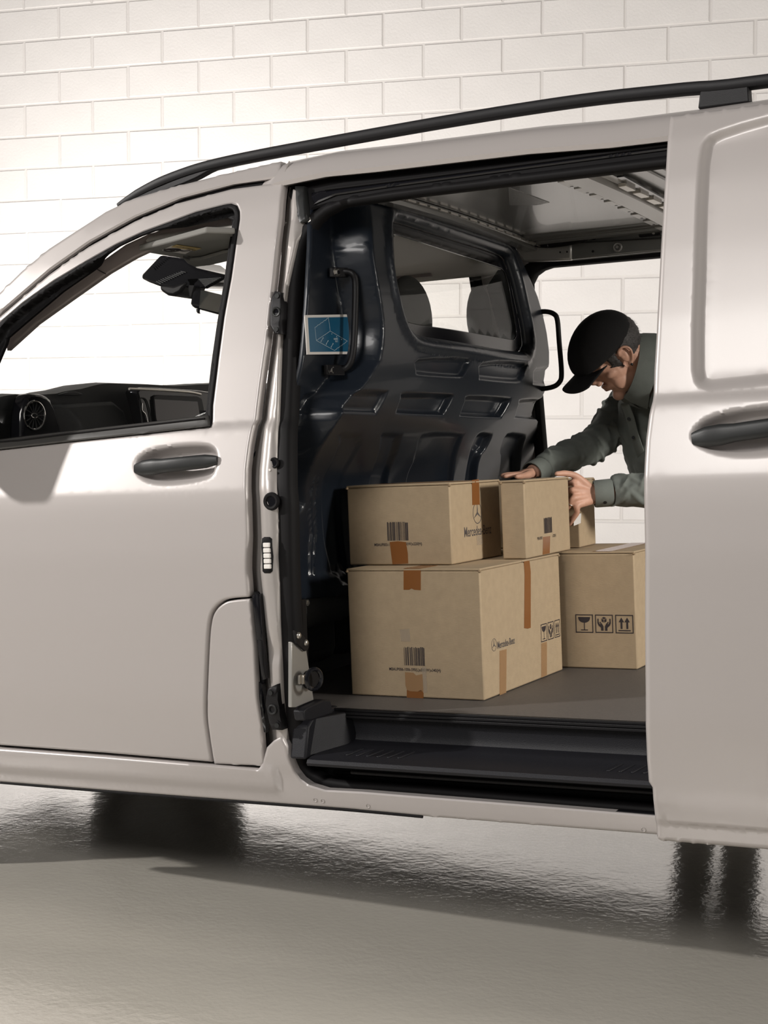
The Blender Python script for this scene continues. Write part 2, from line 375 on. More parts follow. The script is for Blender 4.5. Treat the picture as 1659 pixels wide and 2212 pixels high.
p, q = S(294, 1013), S(470, 994)
pill(p, q, .021, .018, -.002, 'door_handle', 'handle', door, out=.012)
# window seal: wide black band round the opening, stepping inward
win_in = SS([(14, 742), (17, 730), (52, 700), (135, 630), (200, 585), (232, 561), (270, 535), (309, 516), (347, 502), (386, 493), (463, 476), (490, 470), (500, 474), (502, 486), (484, 610), (468, 707), (455, 800), (446, 880), (444, 897),
             (300, 914), (150, 930), (0, 948)], .030)
win_in = [(-1.03, 1.285)]+win_in
win_in = win_in[1:]+win_in[:1]
wq = dense([(-1.09, 1.266)]+win_out[:-1], .02)
def h_seal(u, v): return .030*sm((dist(uv(u, v), wq)-.012)/.008)-.003
sealr = rings([(-1.09, 1.266)]+win_out[:-1], (.006, .0105, .0135, .016, .0185, .022, .028))
panel('window_seal', [(u, v) for u, v in win_out], near(0, h_seal), 'rubber', door, holes=[win_in], thick=.012, step=.012, edge=.002, fine=sealr)
bs = SS([(0, 950), (150, 932), (300, 915), (442, 898), (452, 897), (455, 921), (300, 938), (150, 954), (0, 971)]); bs = [(-1.12, 1.29)]+bs+[(-1.12, 1.264)]
panel('belt_strip', bs, near(-.010), 'belt', door, thick=.03, step=.02, edge=.004)
bl = SS([(0, 955), (150, 938), (300, 921), (448, 904)])
part(MB().tube([near(-.0115)(u, v, 0) for u, v in [(-1.1, 1.285)]+bl], .0022, 6, 3), 'belt_lip', 'rubber', door)
panel('window_pane', [(u, v) for u, v in win_in], near(.045), 'pane', door, thick=.004, step=.06, edge=.001)
# exterior mirror on the door, ahead of the frame
mir = MB()
mc = near(0)(-.99, 1.385, 0)
mir.box((mc[0]-.08, mc[1]-.31, mc[2]-.11), (mc[0]+.05, mc[1]-.08, mc[2]+.15)); mo = part(mir, 'door_mirror', 'black', door, bevel=.03)
part(MB().bar((mc[0]-.01, mc[1]+.0, mc[2]-.05), (mc[0]-.01, mc[1]-.12, mc[2]-.03), .05, .04), 'mirror_arm', 'black', door, bevel=.01)
# --- fuel flap
ff = SS([(a+2.2, b+2.2) for a, b in FK]+[(570, 1655), (562, 1560), (553, 1500), (548, 1400)])
panel('fuel_flap', ff, near(.001), 'paint', van, thick=.02, step=.03, bstep=.010, edge=.003)
# --- black sheets added behind the shut lines, standing in for the shade in the gaps
panel('shut_line_shade', SS([(430, 1284), (545, 1280), (556, 1300), (574, 1662), (455, 1668), (0, 1634), (-60, 1628), (-60, 1596), (0, 1600), (440, 1632), (430, 1530)]), near(.026), 'rubber', van, thick=.006, step=.04, edge=.001)
panel('shut_line_shade', [(u, v+.018) for u, v in gap_top]+[(u, v-.018) for u, v in gap_top[::-1]], near(.022), 'rubber', van, thick=.006, step=.03, edge=.001)
# --- strip of A pillar and roof edge above the doors
edge_out = SS([(0, 645), (58, 588), (116, 540), (193, 490), (239, 460), (300, 431), (390, 405), (500, 378), (616, 352)], .03)
def roof_y(z): return prof(z)
gu = [(u, v+.004) for u, v in SS([(606, 385), (500, 400), (386, 430), (290, 470), (190, 525), (105, 585), (0, 675)])]
ap = gu+[(-1.16, 1.36), (-1.30, 1.30), (-1.30, 1.345)]+edge_out
panel('a_pillar', ap, near(.004), 'paint', van, thick=.03, step=.03, bstep=.012, edge=.005)
mirr = lambda o, name: None
panel('a_pillar', ap, far(.004), 'paint', van, thick=.03, step=.04, edge=.006)
fs = lambda f: (lambda u, v, d: (lambda t: (t[0]+.09, t[1], t[2]))(f(u, v, d)))      # the passenger door sits a little further back
panel('front_door', door_out, fs(far(0)), 'paint', van, holes=[win_out], thick=.03, step=.04)
panel('window_seal', win_out, fs(far(0, h_seal)), 'rubber', van, holes=[win_in], thick=.02, step=.02, edge=.002)
# --- roof: one skin swept along the van, with gutter lip and crown
re_ = SS([(616, 352), (700, 334), (840, 319), (990, 300), (1136, 280), (1300, 267), (1452, 250), (1659, 219)], .05)
lip = [(1445, 283), (1136, 322), (840, 362), (700, 383), (622, 393)]
xs = [-.62, -.45, -.30, -.2, -.09, .05, .2, .4, .6, .8, 1.0, 1.4, 2.0, 2.75]
def top_z(x):
    t = np.array(edge_out[4:]+re_[1:]); return float(np.interp(x, t[:, 0], t[:, 1]))
def lip_z(x): return top_z(x)-.075
rv = []; n = 0
for x in xs:
    zt, zb = top_z(x), lip_z(x); row = []
    y0 = prof(zb)+(.008 if x < -.09 else 0)
    row += [(x, y0+.035, zb+.004), (x, y0+.004, zb), (x, y0, zb+.008), (x, prof(zb+.025)+y0-prof(zb), zb+.025), (x, prof(zb+.04)+.003+y0-prof(zb), zb+.042), (x, prof(zt-.02)+.012+y0-prof(zb), zt-.016), (x, prof(zt)+.035, zt-.002), (x, prof(zt)+.085, zt+.010), (x, prof(zt)+.2, zt+.028), (x, .93, zt+.055)]
    if x < -.09: row = [(x, y+.03, z-.014) for _, y, z in row[:-1]]+row[-1:]
    full = row+[(x, W2-y, z) for _, y, z in row[::-1][1:]]
    n = len(full); rv += full
rf = [(i*n+k, i*n+k+1, (i+1)*n+k+1, (i+1)*n+k) for i in range(len(xs)-1) for k in range(n-1)]
roof = mk('roof', rv, rf, 'paint', van, 50); so = roof.modifiers.new('skin', 'SOLIDIFY'); so.thickness = .006; so.offset = 0
part(MB().tube([near(-.001)(u, v, 0) for u, v in SS([(634, 352), (628, 366), (620, 392)], .02)], .0022, 6, 2), 'roof_seam', 'jamb', roof)
# --- roof rails
def rail(f, name):
    pts = [(258, 445), (300, 420), (350, 395), (410, 372), (470, 355), (560, 336), (700, 310), (850, 283), (1000, 257), (1150, 233), (1300, 212), (1480, 193), (1659, 175)]
    loc = [YP(a, b, .33) for a, b in pts]; loc = [(p[0], p[2]) for p in loc]; zr = loc[-1][1]; loc += [(1.9, zr-.004), (2.45, zr-.02), (2.72, zr-.05)]
    path = [(u, .33 if f else W2-.33, v) for u, v in loc]
    mb = MB().tube(path, [.010, .016, .018, .018, .018, .018, .018, .018, .018, .018, .018, .018, .018, .018, .018, .012], 14, 4, flat=((0, 1, 0), .8, 1.1))
    r = part(mb, name, 'black'); y = .33 if f else W2-.33
    b1 = [YP(a, b, .33) for a, b in ((258, 452), (340, 402), (420, 375), (478, 362), (455, 372), (430, 386), (405, 397))]
    part(MB().prism([(p[0], y-.014, p[2]) for p in b1], (0, .028, 0)), 'rail_foot', 'black', r, bevel=.004)
    b2 = [YP(a, b, .33) for a, b in ((1516, 196), (1620, 183), (1623, 224), (1511, 238))]
    part(MB().prism([(p[0], y-.016, p[2]) for p in b2], (0, .032, 0)), 'rail_foot', 'black', r, bevel=.004)
    part(MB().tube([YP(a, b, .33)-np.array([0, .33-y+.0155*(1 if f else -1), 0]) for a, b in ((469, 350), (472, 362))], .0015, 6, 2), 'rail_seam', 'gloss', r)
rail(True, 'roof_rail'); rail(False, 'roof_rail')
# --- windscreen
wsv = []
for u, v in [(-1.34, 1.31), (-1.0, 1.56), (-.62, 1.86)]:
    for y in (prof(v)+.05, .5, .93, W2-.5, W2-prof(v)-.05): wsv.append((u-.06*math.sin(math.pi*(y-.1)/1.66), y, v+.02))
ws = mk('windscreen', wsv, [(i*5+k, i*5+k+1, i*5+k+6, i*5+k+5) for i in range(2) for k in range(4)], 'pane', van, 60)
s_ = ws.modifiers.new('thick', 'SOLIDIFY'); s_.thickness = .005
# --- door pillar between front door and loading opening
jl = SS([(600, 396), (590, 470), (575, 600), (560, 740), (545, 860), (535, 915), (522, 970), (515, 1015), (515, 1160), (517, 1289), (530, 1450), (552, 1640), (575, 1662)])
so_ = [(616, 1622), (607, 1560), (600, 1455), (593, 1270), (590, 1090), (593, 900), (600, 720), (612, 620), (634, 520), (653, 480)]
jr = SS([(a+8, b) for a, b in so_], .02)
jo = jl+SS([(600, 1640)])+jr+SS([(660, 420)], .02)
gx = np.array([[p[1], p[0]] for p in dr[:13]+[S(548, 1400), S(556, 1520), S(570, 1655)]]); gx = gx[np.argsort(gx[:, 0])]
def gap_x(v): return float(np.interp(v, gx[:, 0], gx[:, 1]))
def h_j(u, v):
    u, v = np.asarray(u, float), np.asarray(v, float); s = u-np.interp(v, gx[:, 0], gx[:, 1]); k = np.interp(v, [.45, .55, 1.2, 1.3, 1.9], [1.2, 1.2, 1.0, .8, .75])
    h = np.interp(s/k, [-.03, 0, .012, .026, .036, .042, .058, .07, .1], [.06, .052, .042, .020, .014, .013, .016, .030, .05])
    return h+.008*np.exp(-((v-.72)/.03)**2)*sm((s-.02)/.02)+.006*np.exp(-((v-.95)/.02)**2)*sm((s-.02)/.02)
panel('door_pillar', jo, near(0, h_j), 'jamb', van, thick=.03, step=.012, bstep=.008, edge=.003)
pil = van.children[-1]; pil['label'] = 'silver door pillar between front door and loading opening'
def jp(px, py, d=0):
    u, v = S(px, py, .015); return np.array(near(0)(u, v, flt(h_j(u, v))+d))
def plate(pts, name, t, m='black', d=.0):
    L = SS(pts, .015)
    return panel(name, L, near(0, lambda u, v: .010+d), m, pil, thick=.03, step=.02, edge=.003)
b1 = plate([(600, 630), (612, 632), (615, 660), (612, 722), (600, 722), (590, 705), (589, 672), (593, 645)], 'hinge_socket', .02, d=-.012)
b2 = plate([(586, 1485), (605, 1476), (616, 1575), (595, 1574), (588, 1560), (580, 1520)], 'hinge_socket', .02, d=-.012)
for px, py, o in ((605, 675, b1), (597, 1530, b2)):
    c = jp(px, py); c[1] = near(0)(*S(px, py, .01), -.004)[1]
    part(MB().ring(c, (0, 1, 0), .010, .003), 'socket_ring', 'handle', o); part(MB().disc(c+np.array([0, .003, 0]), (0, -1, 0), .008, .0015), 'socket_hole', 'gloss', o)
for b, pts in ((b1, ((605, 640), (603, 712))), (b2, ((591, 1495), (605, 1565)))):
    for px, py in pts:
        c = near(0)(*S(px, py, .01), -.003); part(MB().disc(c, (0, -1, 0), .006, .003, 12), 'bolt', 'handle', b)
for px, py, r in ((589, 1000, .013), (586, 1083, .021)):
    c = jp(px, py, -.002); o = part(MB().ring(c, (0, 1, 0), r*.8, r*.28), 'rubber_buffer', 'rubber', pil); part(MB().disc(c, (0, -1, 0), r*.7, .002), 'buffer_well', 'gloss', o)
o = plate([(567, 1163), (572, 1160), (583, 1160), (587, 1164), (588, 1234), (584, 1238), (572, 1238), (568, 1234)], 'contact_plate', .01, 'rubber', d=.000)
for k in range(5):
    c = near(0)(*S(578.5+k*.5, 1177+k*11.6, .012), .005)
    part(MB().box((c[0]-.0105, c[1], c[2]-.0058), (c[0]+.008, c[1]+.008, c[2]+.0055)), 'contact_pad', 'white', o, bevel=.002)
mb = panel('flap_hinge_cover', SS([(540, 1286), (556, 1284), (560, 1330), (566, 1420), (571, 1468), (562, 1470), (553, 1400), (545, 1330)]), near(.004), 'gloss', pil, thick=.02, step=.02)
panel('flap_hinge_cover', SS([(553, 1475), (560, 1480), (566, 1560), (568, 1585), (560, 1582), (555, 1530)]), near(.010), 'gloss', pil, thick=.02, step=.02)
for px, py in ((608, 1602), (582, 1015)):
    part(MB().disc(jp(px, py, .001), (0, -1, 0), .003, .002, 10), 'plug', 'white', pil)
# --- sill
st = SS([(0, 1616), (230, 1633), (458, 1652), (560, 1661), (566, 1648), (575, 1615), (590, 1600), (606, 1592), (618, 1614), (624, 1640), (635, 1666), (648, 1683), (666, 1696), (701, 1707), (780, 1711), (853, 1717), (980, 1727), (1106, 1737), (1300, 1753), (1440, 1765)])
sb = SS([(1440, 1805), (1415, 1803), (1160, 1783), (910, 1763), (750, 1748), (580, 1735), (300, 1714), (0, 1690)])
def h_sill(u, v):
    u, v = np.asarray(u, float), np.asarray(v, float)
    return np.where(u < -.05, -.010*sm((.437-v)/.025)*sm((v-.345)/.04), 0)
so2 = [(-1.0, .432)]+st+[(1.6, .372), (1.6, .334)]+sb+[(-1.0, .328)]
sill = panel('sill', so2, near(0, h_sill), 'paint', van, thick=.03, step=.02, bstep=.010, edge=.004, fine=np.array([(u, v) for u in np.arange(-1, 1.5, .02) for v in (.346, .350, .354, .358, .362, .37, .38, .39, .40, .41, .418, .426)]))
sill['label'] = 'silver rocker sill under the door and loading opening'
for px, py in ((681, 1728), (697, 1730), (795, 1741), (1390, 1792)):
    u, v = S(px, py); part(MB().ring(near(0, h_sill)(u, v, 0), (0, 1, .2), .005, .0012, 14, 6), 'sill_plug', 'jamb', sill)
part(MB().tube([near(.003)(u, v, 0) for u, v in SS([(560, 1716), (640, 1722), (760, 1732), (915, 1766)])[:0] or SS([(0, 1691), (300, 1716), (580, 1737), (760, 1751), (912, 1765)])], .004, 6, 3), 'sill_flange', 'rubber', sill)
# --- black weatherstrip round the loading opening
so_full = [(615, 1590), (607, 1500), (600, 1400), (597, 1270), (594, 1090), (595, 900), (602, 740), (613, 630), (632, 525), (650, 484), (672, 457), (701, 439), (740, 426), (840, 408), (1136, 370), (1440, 332), (1500, 324)]
si_full = [(1500, 346), (1440, 357), (1136, 393), (900, 421), (781, 437), (736, 444), (701, 462), (681, 480), (663, 506), (652, 540), (643, 600), (636, 740), (629, 900), (629, 1090), (633, 1270), (639, 1400), (644, 1530), (648, 1620), (653, 1650), (668, 1668), (700, 1682), (755, 1690), (900, 1700), (1106, 1717), (1410, 1742), (1500, 1750)]
sb_full = [(1500, 1770), (1410, 1763), (1106, 1739), (853, 1718), (720, 1709), (666, 1696), (648, 1684), (635, 1666), (624, 1635)]
sl = SS(so_full+si_full+sb_full, .03)
seal = panel('weatherstrip', sl, near(.030), 'rubber', van, thick=.04, step=.014, edge=.010, smooth=70); seal['label'] = 'black rubber weatherstrip around loading opening'
o = part(MB().tube([near(.03)(u, v, -.001) for u, v in SS([(663, 474), (668, 470), (671, 476), (666, 480)], .03)], .002, 6, 3), 'clip', 'zinc', seal)
# --- upper door track: dark recess and rail under the roof lip
x0, x1 = S(616, 400)[0], 1.05
up = MB()
up.prism([(x0, .235, 1.915), (x0, .30, 1.915), (x0, .30, 1.82), (x0, .275, 1.82), (x0, .275, 1.895), (x0, .235, 1.895)], (0, 0, 0)) if 0 else None
tr1 = SS([(622, 392), (840, 361), (1136, 321), (1446, 282), (1600, 262), (1600, 322), (1443, 340), (1136, 380), (840, 417), (700, 440), (668, 450), (655, 480), (636, 480), (628, 440), (614, 420)], .02)
ut = panel('upper_track', tr1, near(.037), 'rubber', van, thick=.03, step=.02, edge=.006)
panel('track_groove', SS([(668, 415), (780, 396), (1136, 348), (1443, 308), (1600, 290), (1600, 304), (1443, 321), (1136, 362), (840, 402), (720, 420), (672, 440)], .02), near(.029), 'gloss', ut, thick=.012, step=.03, bstep=.015)
panel('track_bracket', SS([(630, 400), (650, 400), (657, 470), (650, 478), (640, 478), (632, 440)], .0), near(.012), 'handle', ut, thick=.04, step=.02, edge=.005)
part(MB().tube([near(.026)(u, v, 0) for u, v in SS([(700, 408), (900, 383), (1136, 352), (1443, 312), (1550, 298)], .02)], .004, 8, 3), 'track_rail', 'rubber', ut)
panel('track_panel', SS([(725, 421), (838, 404), (905, 396), (912, 401), (838, 411), (740, 427)], .0), near(.04), 'rib', ut, thick=.004, step=.03, edge=.001)
panel('corner_fill', SS([(606, 395), (700, 395), (720, 425), (690, 440), (655, 470), (628, 530), (606, 600), (598, 500)], .05), near(.062), 'rubber', van, thick=.01, step=.03)
# ------------------------------------------------------------------ sliding door, pushed back along the side
OFF = -.10
sdl = SS([(1447, 250), (1441, 300), (1436, 380), (1425, 560), (1417, 720), (1412, 800), (1410, 855), (1408, 868), (1401, 895), (1394, 950), (1391, 1000), (1392, 1200), (1393, 1500), (1396, 1640), (1400, 1690), (1408, 1702), (1412, 1750), (1416, 1808), (1424, 1818), (1659, 1838)], OFF)
zb_, zt_ = sdl[-1][1], sdl[0][1]
sdo = sdl+[(2.02, zb_), (2.06, .6), (2.06, 1.2), (2.0, zt_-.02)]+SS([(1659, 222)], OFF)
rc = SS([(1659, 246), (1600, 262), (1552, 278), (1527, 291), (1513, 310), (1506, 350), (1500, 450), (1496, 600), (1492, 720), (1492, 800), (1497, 826), (1508, 840), (1530, 846), (1659, 833)], OFF)
rc = [(1.92, rc[0][1]+.005)]+rc+[(1.92, rc[-1][1]+.004)]
hs_ = [(1491, 950), (1493, 935), (1503, 918), (1525, 902), (1560, 889), (1610, 879), (1659, 873)]
hb_ = [(1659, 985), (1600, 988), (1550, 983), (1520, 973), (1500, 962)]
hh = SS(hs_, OFF); hc2 = SS(hb_, OFF)
xe = hh[-1][0]
hp = hh+[(xe+.05, hh[-1][1]-.001), (xe+.09, hh[-1][1]-.02), (xe+.095, hh[-1][1]-.05), (xe+.07, hc2[0][1]+.01)]+hc2
hps = smooth2(hp, 4); h_r1 = recess(rc, .016, .026); h_r2 = recess(hps, .034, .030)
def h_sl(u, v):
    u, v = np.asarray(u, float), np.asarray(v, float)
    h = h_r1(u, v)+h_r2(u, v)+.006*sm((zb_+.050-v)/.012)
    return h
fp = [rings(rc, (.002, .007, .012, .017, .022, .027)), rings(sdo, (.022, .03), .02)]
zl = np.array([(u, v) for u in np.arange(.95, 2.05, .02) for v in (1.108, 1.115, 1.122, 1.262, 1.270, 1.277, 1.284, 1.291, zb_+.036, zb_+.040, zb_+.044, zb_+.048, zb_+.053)])
sd = panel('sliding_door', sdo, near(OFF, h_sl), 'paint', van, thick=.045, step=.03, bstep=.008, edge=.006, fine=np.vstack([finepts(hps, .007)]+fp+[zl]))
sd['label'] = 'silver sliding door with stamped panel, slid back'
p, q = S(1497, 948, OFF), S(1659, 920, OFF); q = (q[0]+.085, q[1]+.004)
pill(p, q, .022, .019, -.002, 'door_handle', 'handle', sd, f=lambda o: near(OFF+o), out=.012)
# --- rear quarter of the body, seen only from other places
rq = [(1.45, .34), (1.55, .34), (1.56, .50), (1.66, .64), (1.9, .70), (2.14, .64), (2.24, .50), (2.25, .38), (2.72, .42), (2.75, 1.3), (2.70, lip_z(2.70)+.01), (2.0, lip_z(2.0)+.01), (1.45, lip_z(1.45)+.01)]
panel('rear_side_panel', rq, near(.004), 'paint', van, thick=.03, step=.05)
rq2 = [(1.02, .34)]+rq[1:-1]+[(1.02, lip_z(1.02)+.01)]
panel('rear_side_panel', rq2, far(.004), 'paint', van, thick=.03, step=.05)
hw = lambda u, v: .25*sm((-np.asarray(u)-1.5)/.8)**2
fe = [(-1.20, .36), (-1.20, .47), (-1.235, .70), (-1.235, 1.10), (-1.22, 1.30), (-1.6, 1.24), (-2.0, 1.10), (-2.15, .95), (-2.2, .45), (-1.92, .36), (-1.86, .52), (-1.74, .66), (-1.55, .71), (-1.36, .64), (-1.24, .48)]
panel('front_wing', fe, near(.003, hw), 'paint', van, thick=.03, step=.04)
panel('front_wing', fe, far(.003, hw), 'paint', van, thick=.03, step=.04)
bn = []
for x, z in ((-1.30, 1.33), (-1.7, 1.25), (-2.05, 1.10), (-2.25, .9), (-2.3, .4)):
    bn += [(x-.08*math.sin(math.pi*k/6), .10+.25*sm((-x-1.5)/.8)**2+(1.66-.5*sm((-x-1.5)/.8)**2)*k/6, z) for k in range(7)]
bo = mk('bonnet', bn, [(i*7+k, i*7+k+1, i*7+k+8, i*7+k+7) for i in range(4) for k in range(6)], 'paint', van, 60); q_ = bo.modifiers.new('t', 'SOLIDIFY'); q_.thickness = .01
# --- underbody, axles and wheels
part(MB().box((-2.1, .16, .36), (2.6, 1.70, .44)).box((-1.0, .5, .30), (1.5, .75, .36)).box((-.9, 1.0, .28), (.3, 1.3, .36)), 'underbody', 'black')
def wheel(x, y, s):
    zl_ = .335/math.cos(RAKE)-x*math.tan(RAKE)
    w = MB(); prf = [(.20, -.10), (.30, -.105), (.328, -.085), (.335, -.05), (.335, .05), (.328, .085), (.30, .105), (.20, .10)]; n = 40; V = [(x+r*math.cos(2*math.pi*k/n), y+h*s, zl_+r*math.sin(2*math.pi*k/n)) for k in range(n) for r, h in prf]
    m = len(prf); w.add(V, [(k*m+j, k*m+(j+1) % m, ((k+1) % n)*m+(j+1) % m, ((k+1) % n)*m+j) for k in range(n) for j in range(m)])
    t = part(w, 'tyre', 'tyre', smooth=50)
    r = MB().disc((x, y-.06*s, zl_), (0, s, 0), .205, .14, 32); 
    for k in range(5):
        a = 2*math.pi*k/5; r.bar((x+.03*math.cos(a), y-.085*s, zl_+.03*math.sin(a)), (x+.19*math.cos(a), y-.075*s, zl_+.19*math.sin(a)), .05, .03, (0, 1, 0))
    part(r, 'wheel_rim', 'rim', t)
for x in (-1.55, 1.90):
    wheel(x, .14, 1); wheel(x, W2-.14, -1)
    part(MB().tube([(x, .2, .335-x*math.tan(RAKE)), (x, W2-.2, .335-x*math.tan(RAKE))], .045, 10, 1), 'axle', 'black')
# --- far side: door pillar, sill, weatherstrip
panel('far_sill', [(-1.2, .33), (1.6, .33), (1.6, .385), (.95, .385), (.10, .39), (.02, .45), (-.06, .45), (-1.2, .45)], far(.004), 'paint', van, thick=.04, step=.06)
panel('far_door_pillar', [(-.08, .44), (.03, .44), (.03, 1.5), (.045, 1.75), (.10, 1.86), (-.07, 1.88)], far(.02), 'jamb', van, thick=.04, step=.05)
def WP(px, py, y=1.60): p = YP(px, py, y); return (p[0], p[2])
fi = [WP(a, b) for a, b in ((1150, 1010), (1148, 760), (1147, 640), (1148, 612), (1157, 594), (1172, 583), (1190, 577), (1300, 567), (1423, 556))]
fo_ = [WP(a, b) for a, b in ((1423, 543), (1300, 551), (1200, 560), (1150, 566), (1132, 576), (1124, 600), (1122, 640), (1128, 760), (1130, 1010))]
fb = [(fi[0][0], .42), (fi[0][0]-.035, .42)]
sl2 = [fb[0]]+fi+[(1.3, fi[-1][1]-.005), (1.3, fo_[0][1]-.005)]+fo_+[fb[1]]
panel('weatherstrip', sl2, lambda u, v, d: (u, 1.60+np.maximum(0, (1.75-v))*.22-(.0)+d-.02, v), 'rubber', van, thick=.05, step=.03, edge=.008, smooth=70)
van.children[-1]['label'] = 'black weatherstrip of the far loading opening'

# ------------------------------------------------------------------ bulkhead between cab and load space
_bz = np.linspace(.5, 2.1, 801); _bx = np.interp(_bz, [.70, .80, .95, 1.05, 1.15, 1.25, 1.33, 1.42, 1.6, 1.75, 1.9], [-.06, -.06, -.05, -.03, .005, .055, .095, .125, .13, .12, .09])
_k = np.exp(-.5*(np.arange(-45, 46)/14.)**2); _k /= _k.sum(); _bx = np.convolve(np.pad(_bx, 45, 'edge'), _k, 'valid')
def x0(y, z):
    b = np.interp(z, _bz, _bx)
    return b-.078*sm((1.30-np.asarray(z))/.2)*sm((1.12-np.asarray(y))/.3)
def BP(px, py):
    x = .1
    for _ in range(25):
        p = XP(px, py, x); x = .5*x+.5*float(x0(p[1], p[2]))
    return (p[1], p[2])
def BB(pts): return [BP(a, b) for a, b in pts]
bk = BB([(752, 1286), (1000, 1225), (1128, 1190), (1138, 1100), (1148, 1012), (1154, 975), (1160, 940), (1163, 908), (1162, 890), (1168, 866), (1177, 847), (1182, 830), (1187, 800), (1187, 760), (1182, 720), (1172, 675), (1162, 640), (1146, 603), (1130, 566), (1115, 535), (1097, 509), (985, 466), (879, 428), (790, 400)])
bk = [(.22, BP(655, 1312)[1])] if 0 else bk
ny = [(float(prof(z))+float(np.interp(z, [1.25, 1.35, 1.5, 1.62, 1.8], [.055, .052, .038, .028, .030])), z) for z in np.linspace(1.80, .83, 20)]
bk_out = ny[::-1][:1]+bk+[(.36, 1.885), (.285, 1.87)]+ny[:-1]
bwin = smooth2(BB([(851, 500), (855, 484), (870, 478), (1000, 519), (1080, 545), (1098, 553), (1108, 572), (1128, 650), (1143, 730), (1140, 751), (1124, 759), (1000, 738), (918, 724), (892, 708), (874, 670), (860, 610), (852, 550)]), 4)
flange = smooth2(BB([(480, 380), (700, 340), (790, 420), (806, 540), (822, 640), (830, 706), (824, 770), (802, 814), (742, 890), (698, 962), (668, 1030), (652, 1110), (480, 1120)]), 4)
pockets = [(BB(p), d) for p, d in [
 ([(906, 772), (899, 805), (905, 812), (990, 818), (1003, 812), (1010, 800), (1012, 772)], .014),
 ([(1043, 781), (1036, 818), (1042, 822), (1115, 828), (1128, 820), (1133, 808), (1134, 781)], .014),
 ([(1159, 793), (1152, 826), (1156, 832), (1215, 834), (1215, 794)], .014),
 ([(875, 847), (975, 849), (981, 853), (979, 862), (962, 893), (953, 899), (862, 895), (857, 888), (866, 860)], .024),
 ([(1015, 853), (1098, 857), (1104, 863), (1101, 872), (1085, 899), (1076, 904), (1000, 901), (995, 894), (1004, 868)], .026),
 ([(1130, 861), (1210, 862), (1210, 907), (1120, 906), (1114, 897), (1121, 873)], .020),
 ([(745, 842), (834, 842), (838, 850), (815, 892), (805, 896), (716, 892), (712, 885), (728, 856)], .012),
 ([(830, 933), (868, 934), (868, 945), (850, 1000), (846, 1120), (806, 1120), (812, 1000), (822, 945)], .014),
 ([(912, 938), (1000, 934), (1000, 945), (985, 990), (972, 1130), (886, 1130), (892, 1000)], .014),
 ([(1038, 934), (1058, 934), (1064, 940), (1050, 970), (1034, 1000), (1030, 1130), (1004, 1130), (1010, 1000), (1022, 955)], .024),
 ([(1096, 936), (1132, 937), (1136, 945), (1128, 975), (1126, 1130), (1084, 1130), (1082, 1000), (1080, 975)], .024),
 ([(730, 938), (770, 935), (782, 942), (765, 990), (752, 1240), (716, 1240), (716, 1000)], .008)]]
pk = [(dense(smooth2(p, 3), .012), d) for p, d in pockets]
flg = dense(flange, .015)
grooves = [(BB([(676, 1037), (671, 1150), (668, 1243)]), .005, .007), (BB([(685, 1037), (681, 1150), (677, 1246)]), .005, .007)]
wind = dense(bwin, .02)
def hb(y, z):
    y, z = np.atleast_1d(np.asarray(y, float)), np.atleast_1d(np.asarray(z, float)); p = uv(y, z)
    h = -(.020+.080*sm((z-1.0)/.3))*np.where(inside(p, flg), sm(dist(p, flg)/.040), 0.)
    for P, d in pk: h = h-d*np.where(inside(p, P), sm(dist(p, P)/.016), 0.)
    for L, w, d in grooves:
        zs, yy = [L[2][1], L[1][1], L[0][1]], [L[2][0], L[1][0], L[0][0]]; yc = np.interp(z, zs, yy)
        h = h+d*np.exp(-((y-yc)/w*1.6)**2)*sm((z-zs[0]+.01)/.01)*sm((zs[2]+.01-z)/.01)
    dw = dist(p, wind); h = h+np.where(dw < .05, .010*np.exp(-((dw-.028)/.014)**2)-.012*sm((.014-dw)/.014), 0)
    return h+.012*sm((.875-z)/.02)
def fb_(u, v, d): return (x0(u, v)+hb(u, v)-d, u, v)
gr = [(u, v) for u in np.arange(.02, 1.75, .014) for v in np.arange(1.1, 1.9, .014)]
gr = np.array(gr); kp = np.ones(len(gr), bool)
for P, d in pk: dd_ = dist(gr, P); kp &= ~((dd_ < .022))
gr = gr[kp]
pf = [rings([tuple(q) for q in P], (.0015, .005, .0085, .012, .0155, .019, .026), .007) for P, d in pk]
wr = [rings(bwin, (.004, .009, .014, .02, .026, .032, .04, .05)), rings(flange, (.003, .008, .013, .018, .023, .028, .033, .038, .045))]
gg = np.array([(BP(a, b)) for a in np.arange(660, 700, 1.2) for b in np.arange(1030, 1250, 14)])
bulk = panel('bulkhead', bk_out, fb_, 'bulk', van, holes=[bwin], thick=.012, step=.03, bstep=.012, edge=.004, fine=np.vstack([np.array(gr)]+pf+wr+[gg]), smooth=80)
bulk['label'] = 'dark blue-grey pressed steel bulkhead with window'
def onb(px, py, d=0.):
    x = .05
    for _ in range(30):
        p = XP(px, py, x); x = .5*x+.5*(float(x0(p[1], p[2]))+float(hb(p[1], p[2])[0])+d)
    return np.array(XP(px, py, x))
bclear = smooth2(BB([(869, 520), (872, 509), (882, 507), (1000, 545), (1085, 573), (1103, 582), (1112, 600), (1122, 650), (1132, 714), (1129, 728), (1115, 731), (1000, 711), (910, 697), (893, 684), (880, 650), (872, 580)]), 4)
panel('glass_border', bwin, lambda u, v, d: (x0(u, v)-.026-d, u, v), 'gloss', bulk, holes=[bclear], thick=.004, step=.03, bstep=.012, edge=.001)
panel('window_pane', bclear, lambda u, v, d: (x0(u, v)-.027-d, u, v), 'pane2', bulk, thick=.003, step=.06, edge=.0005)
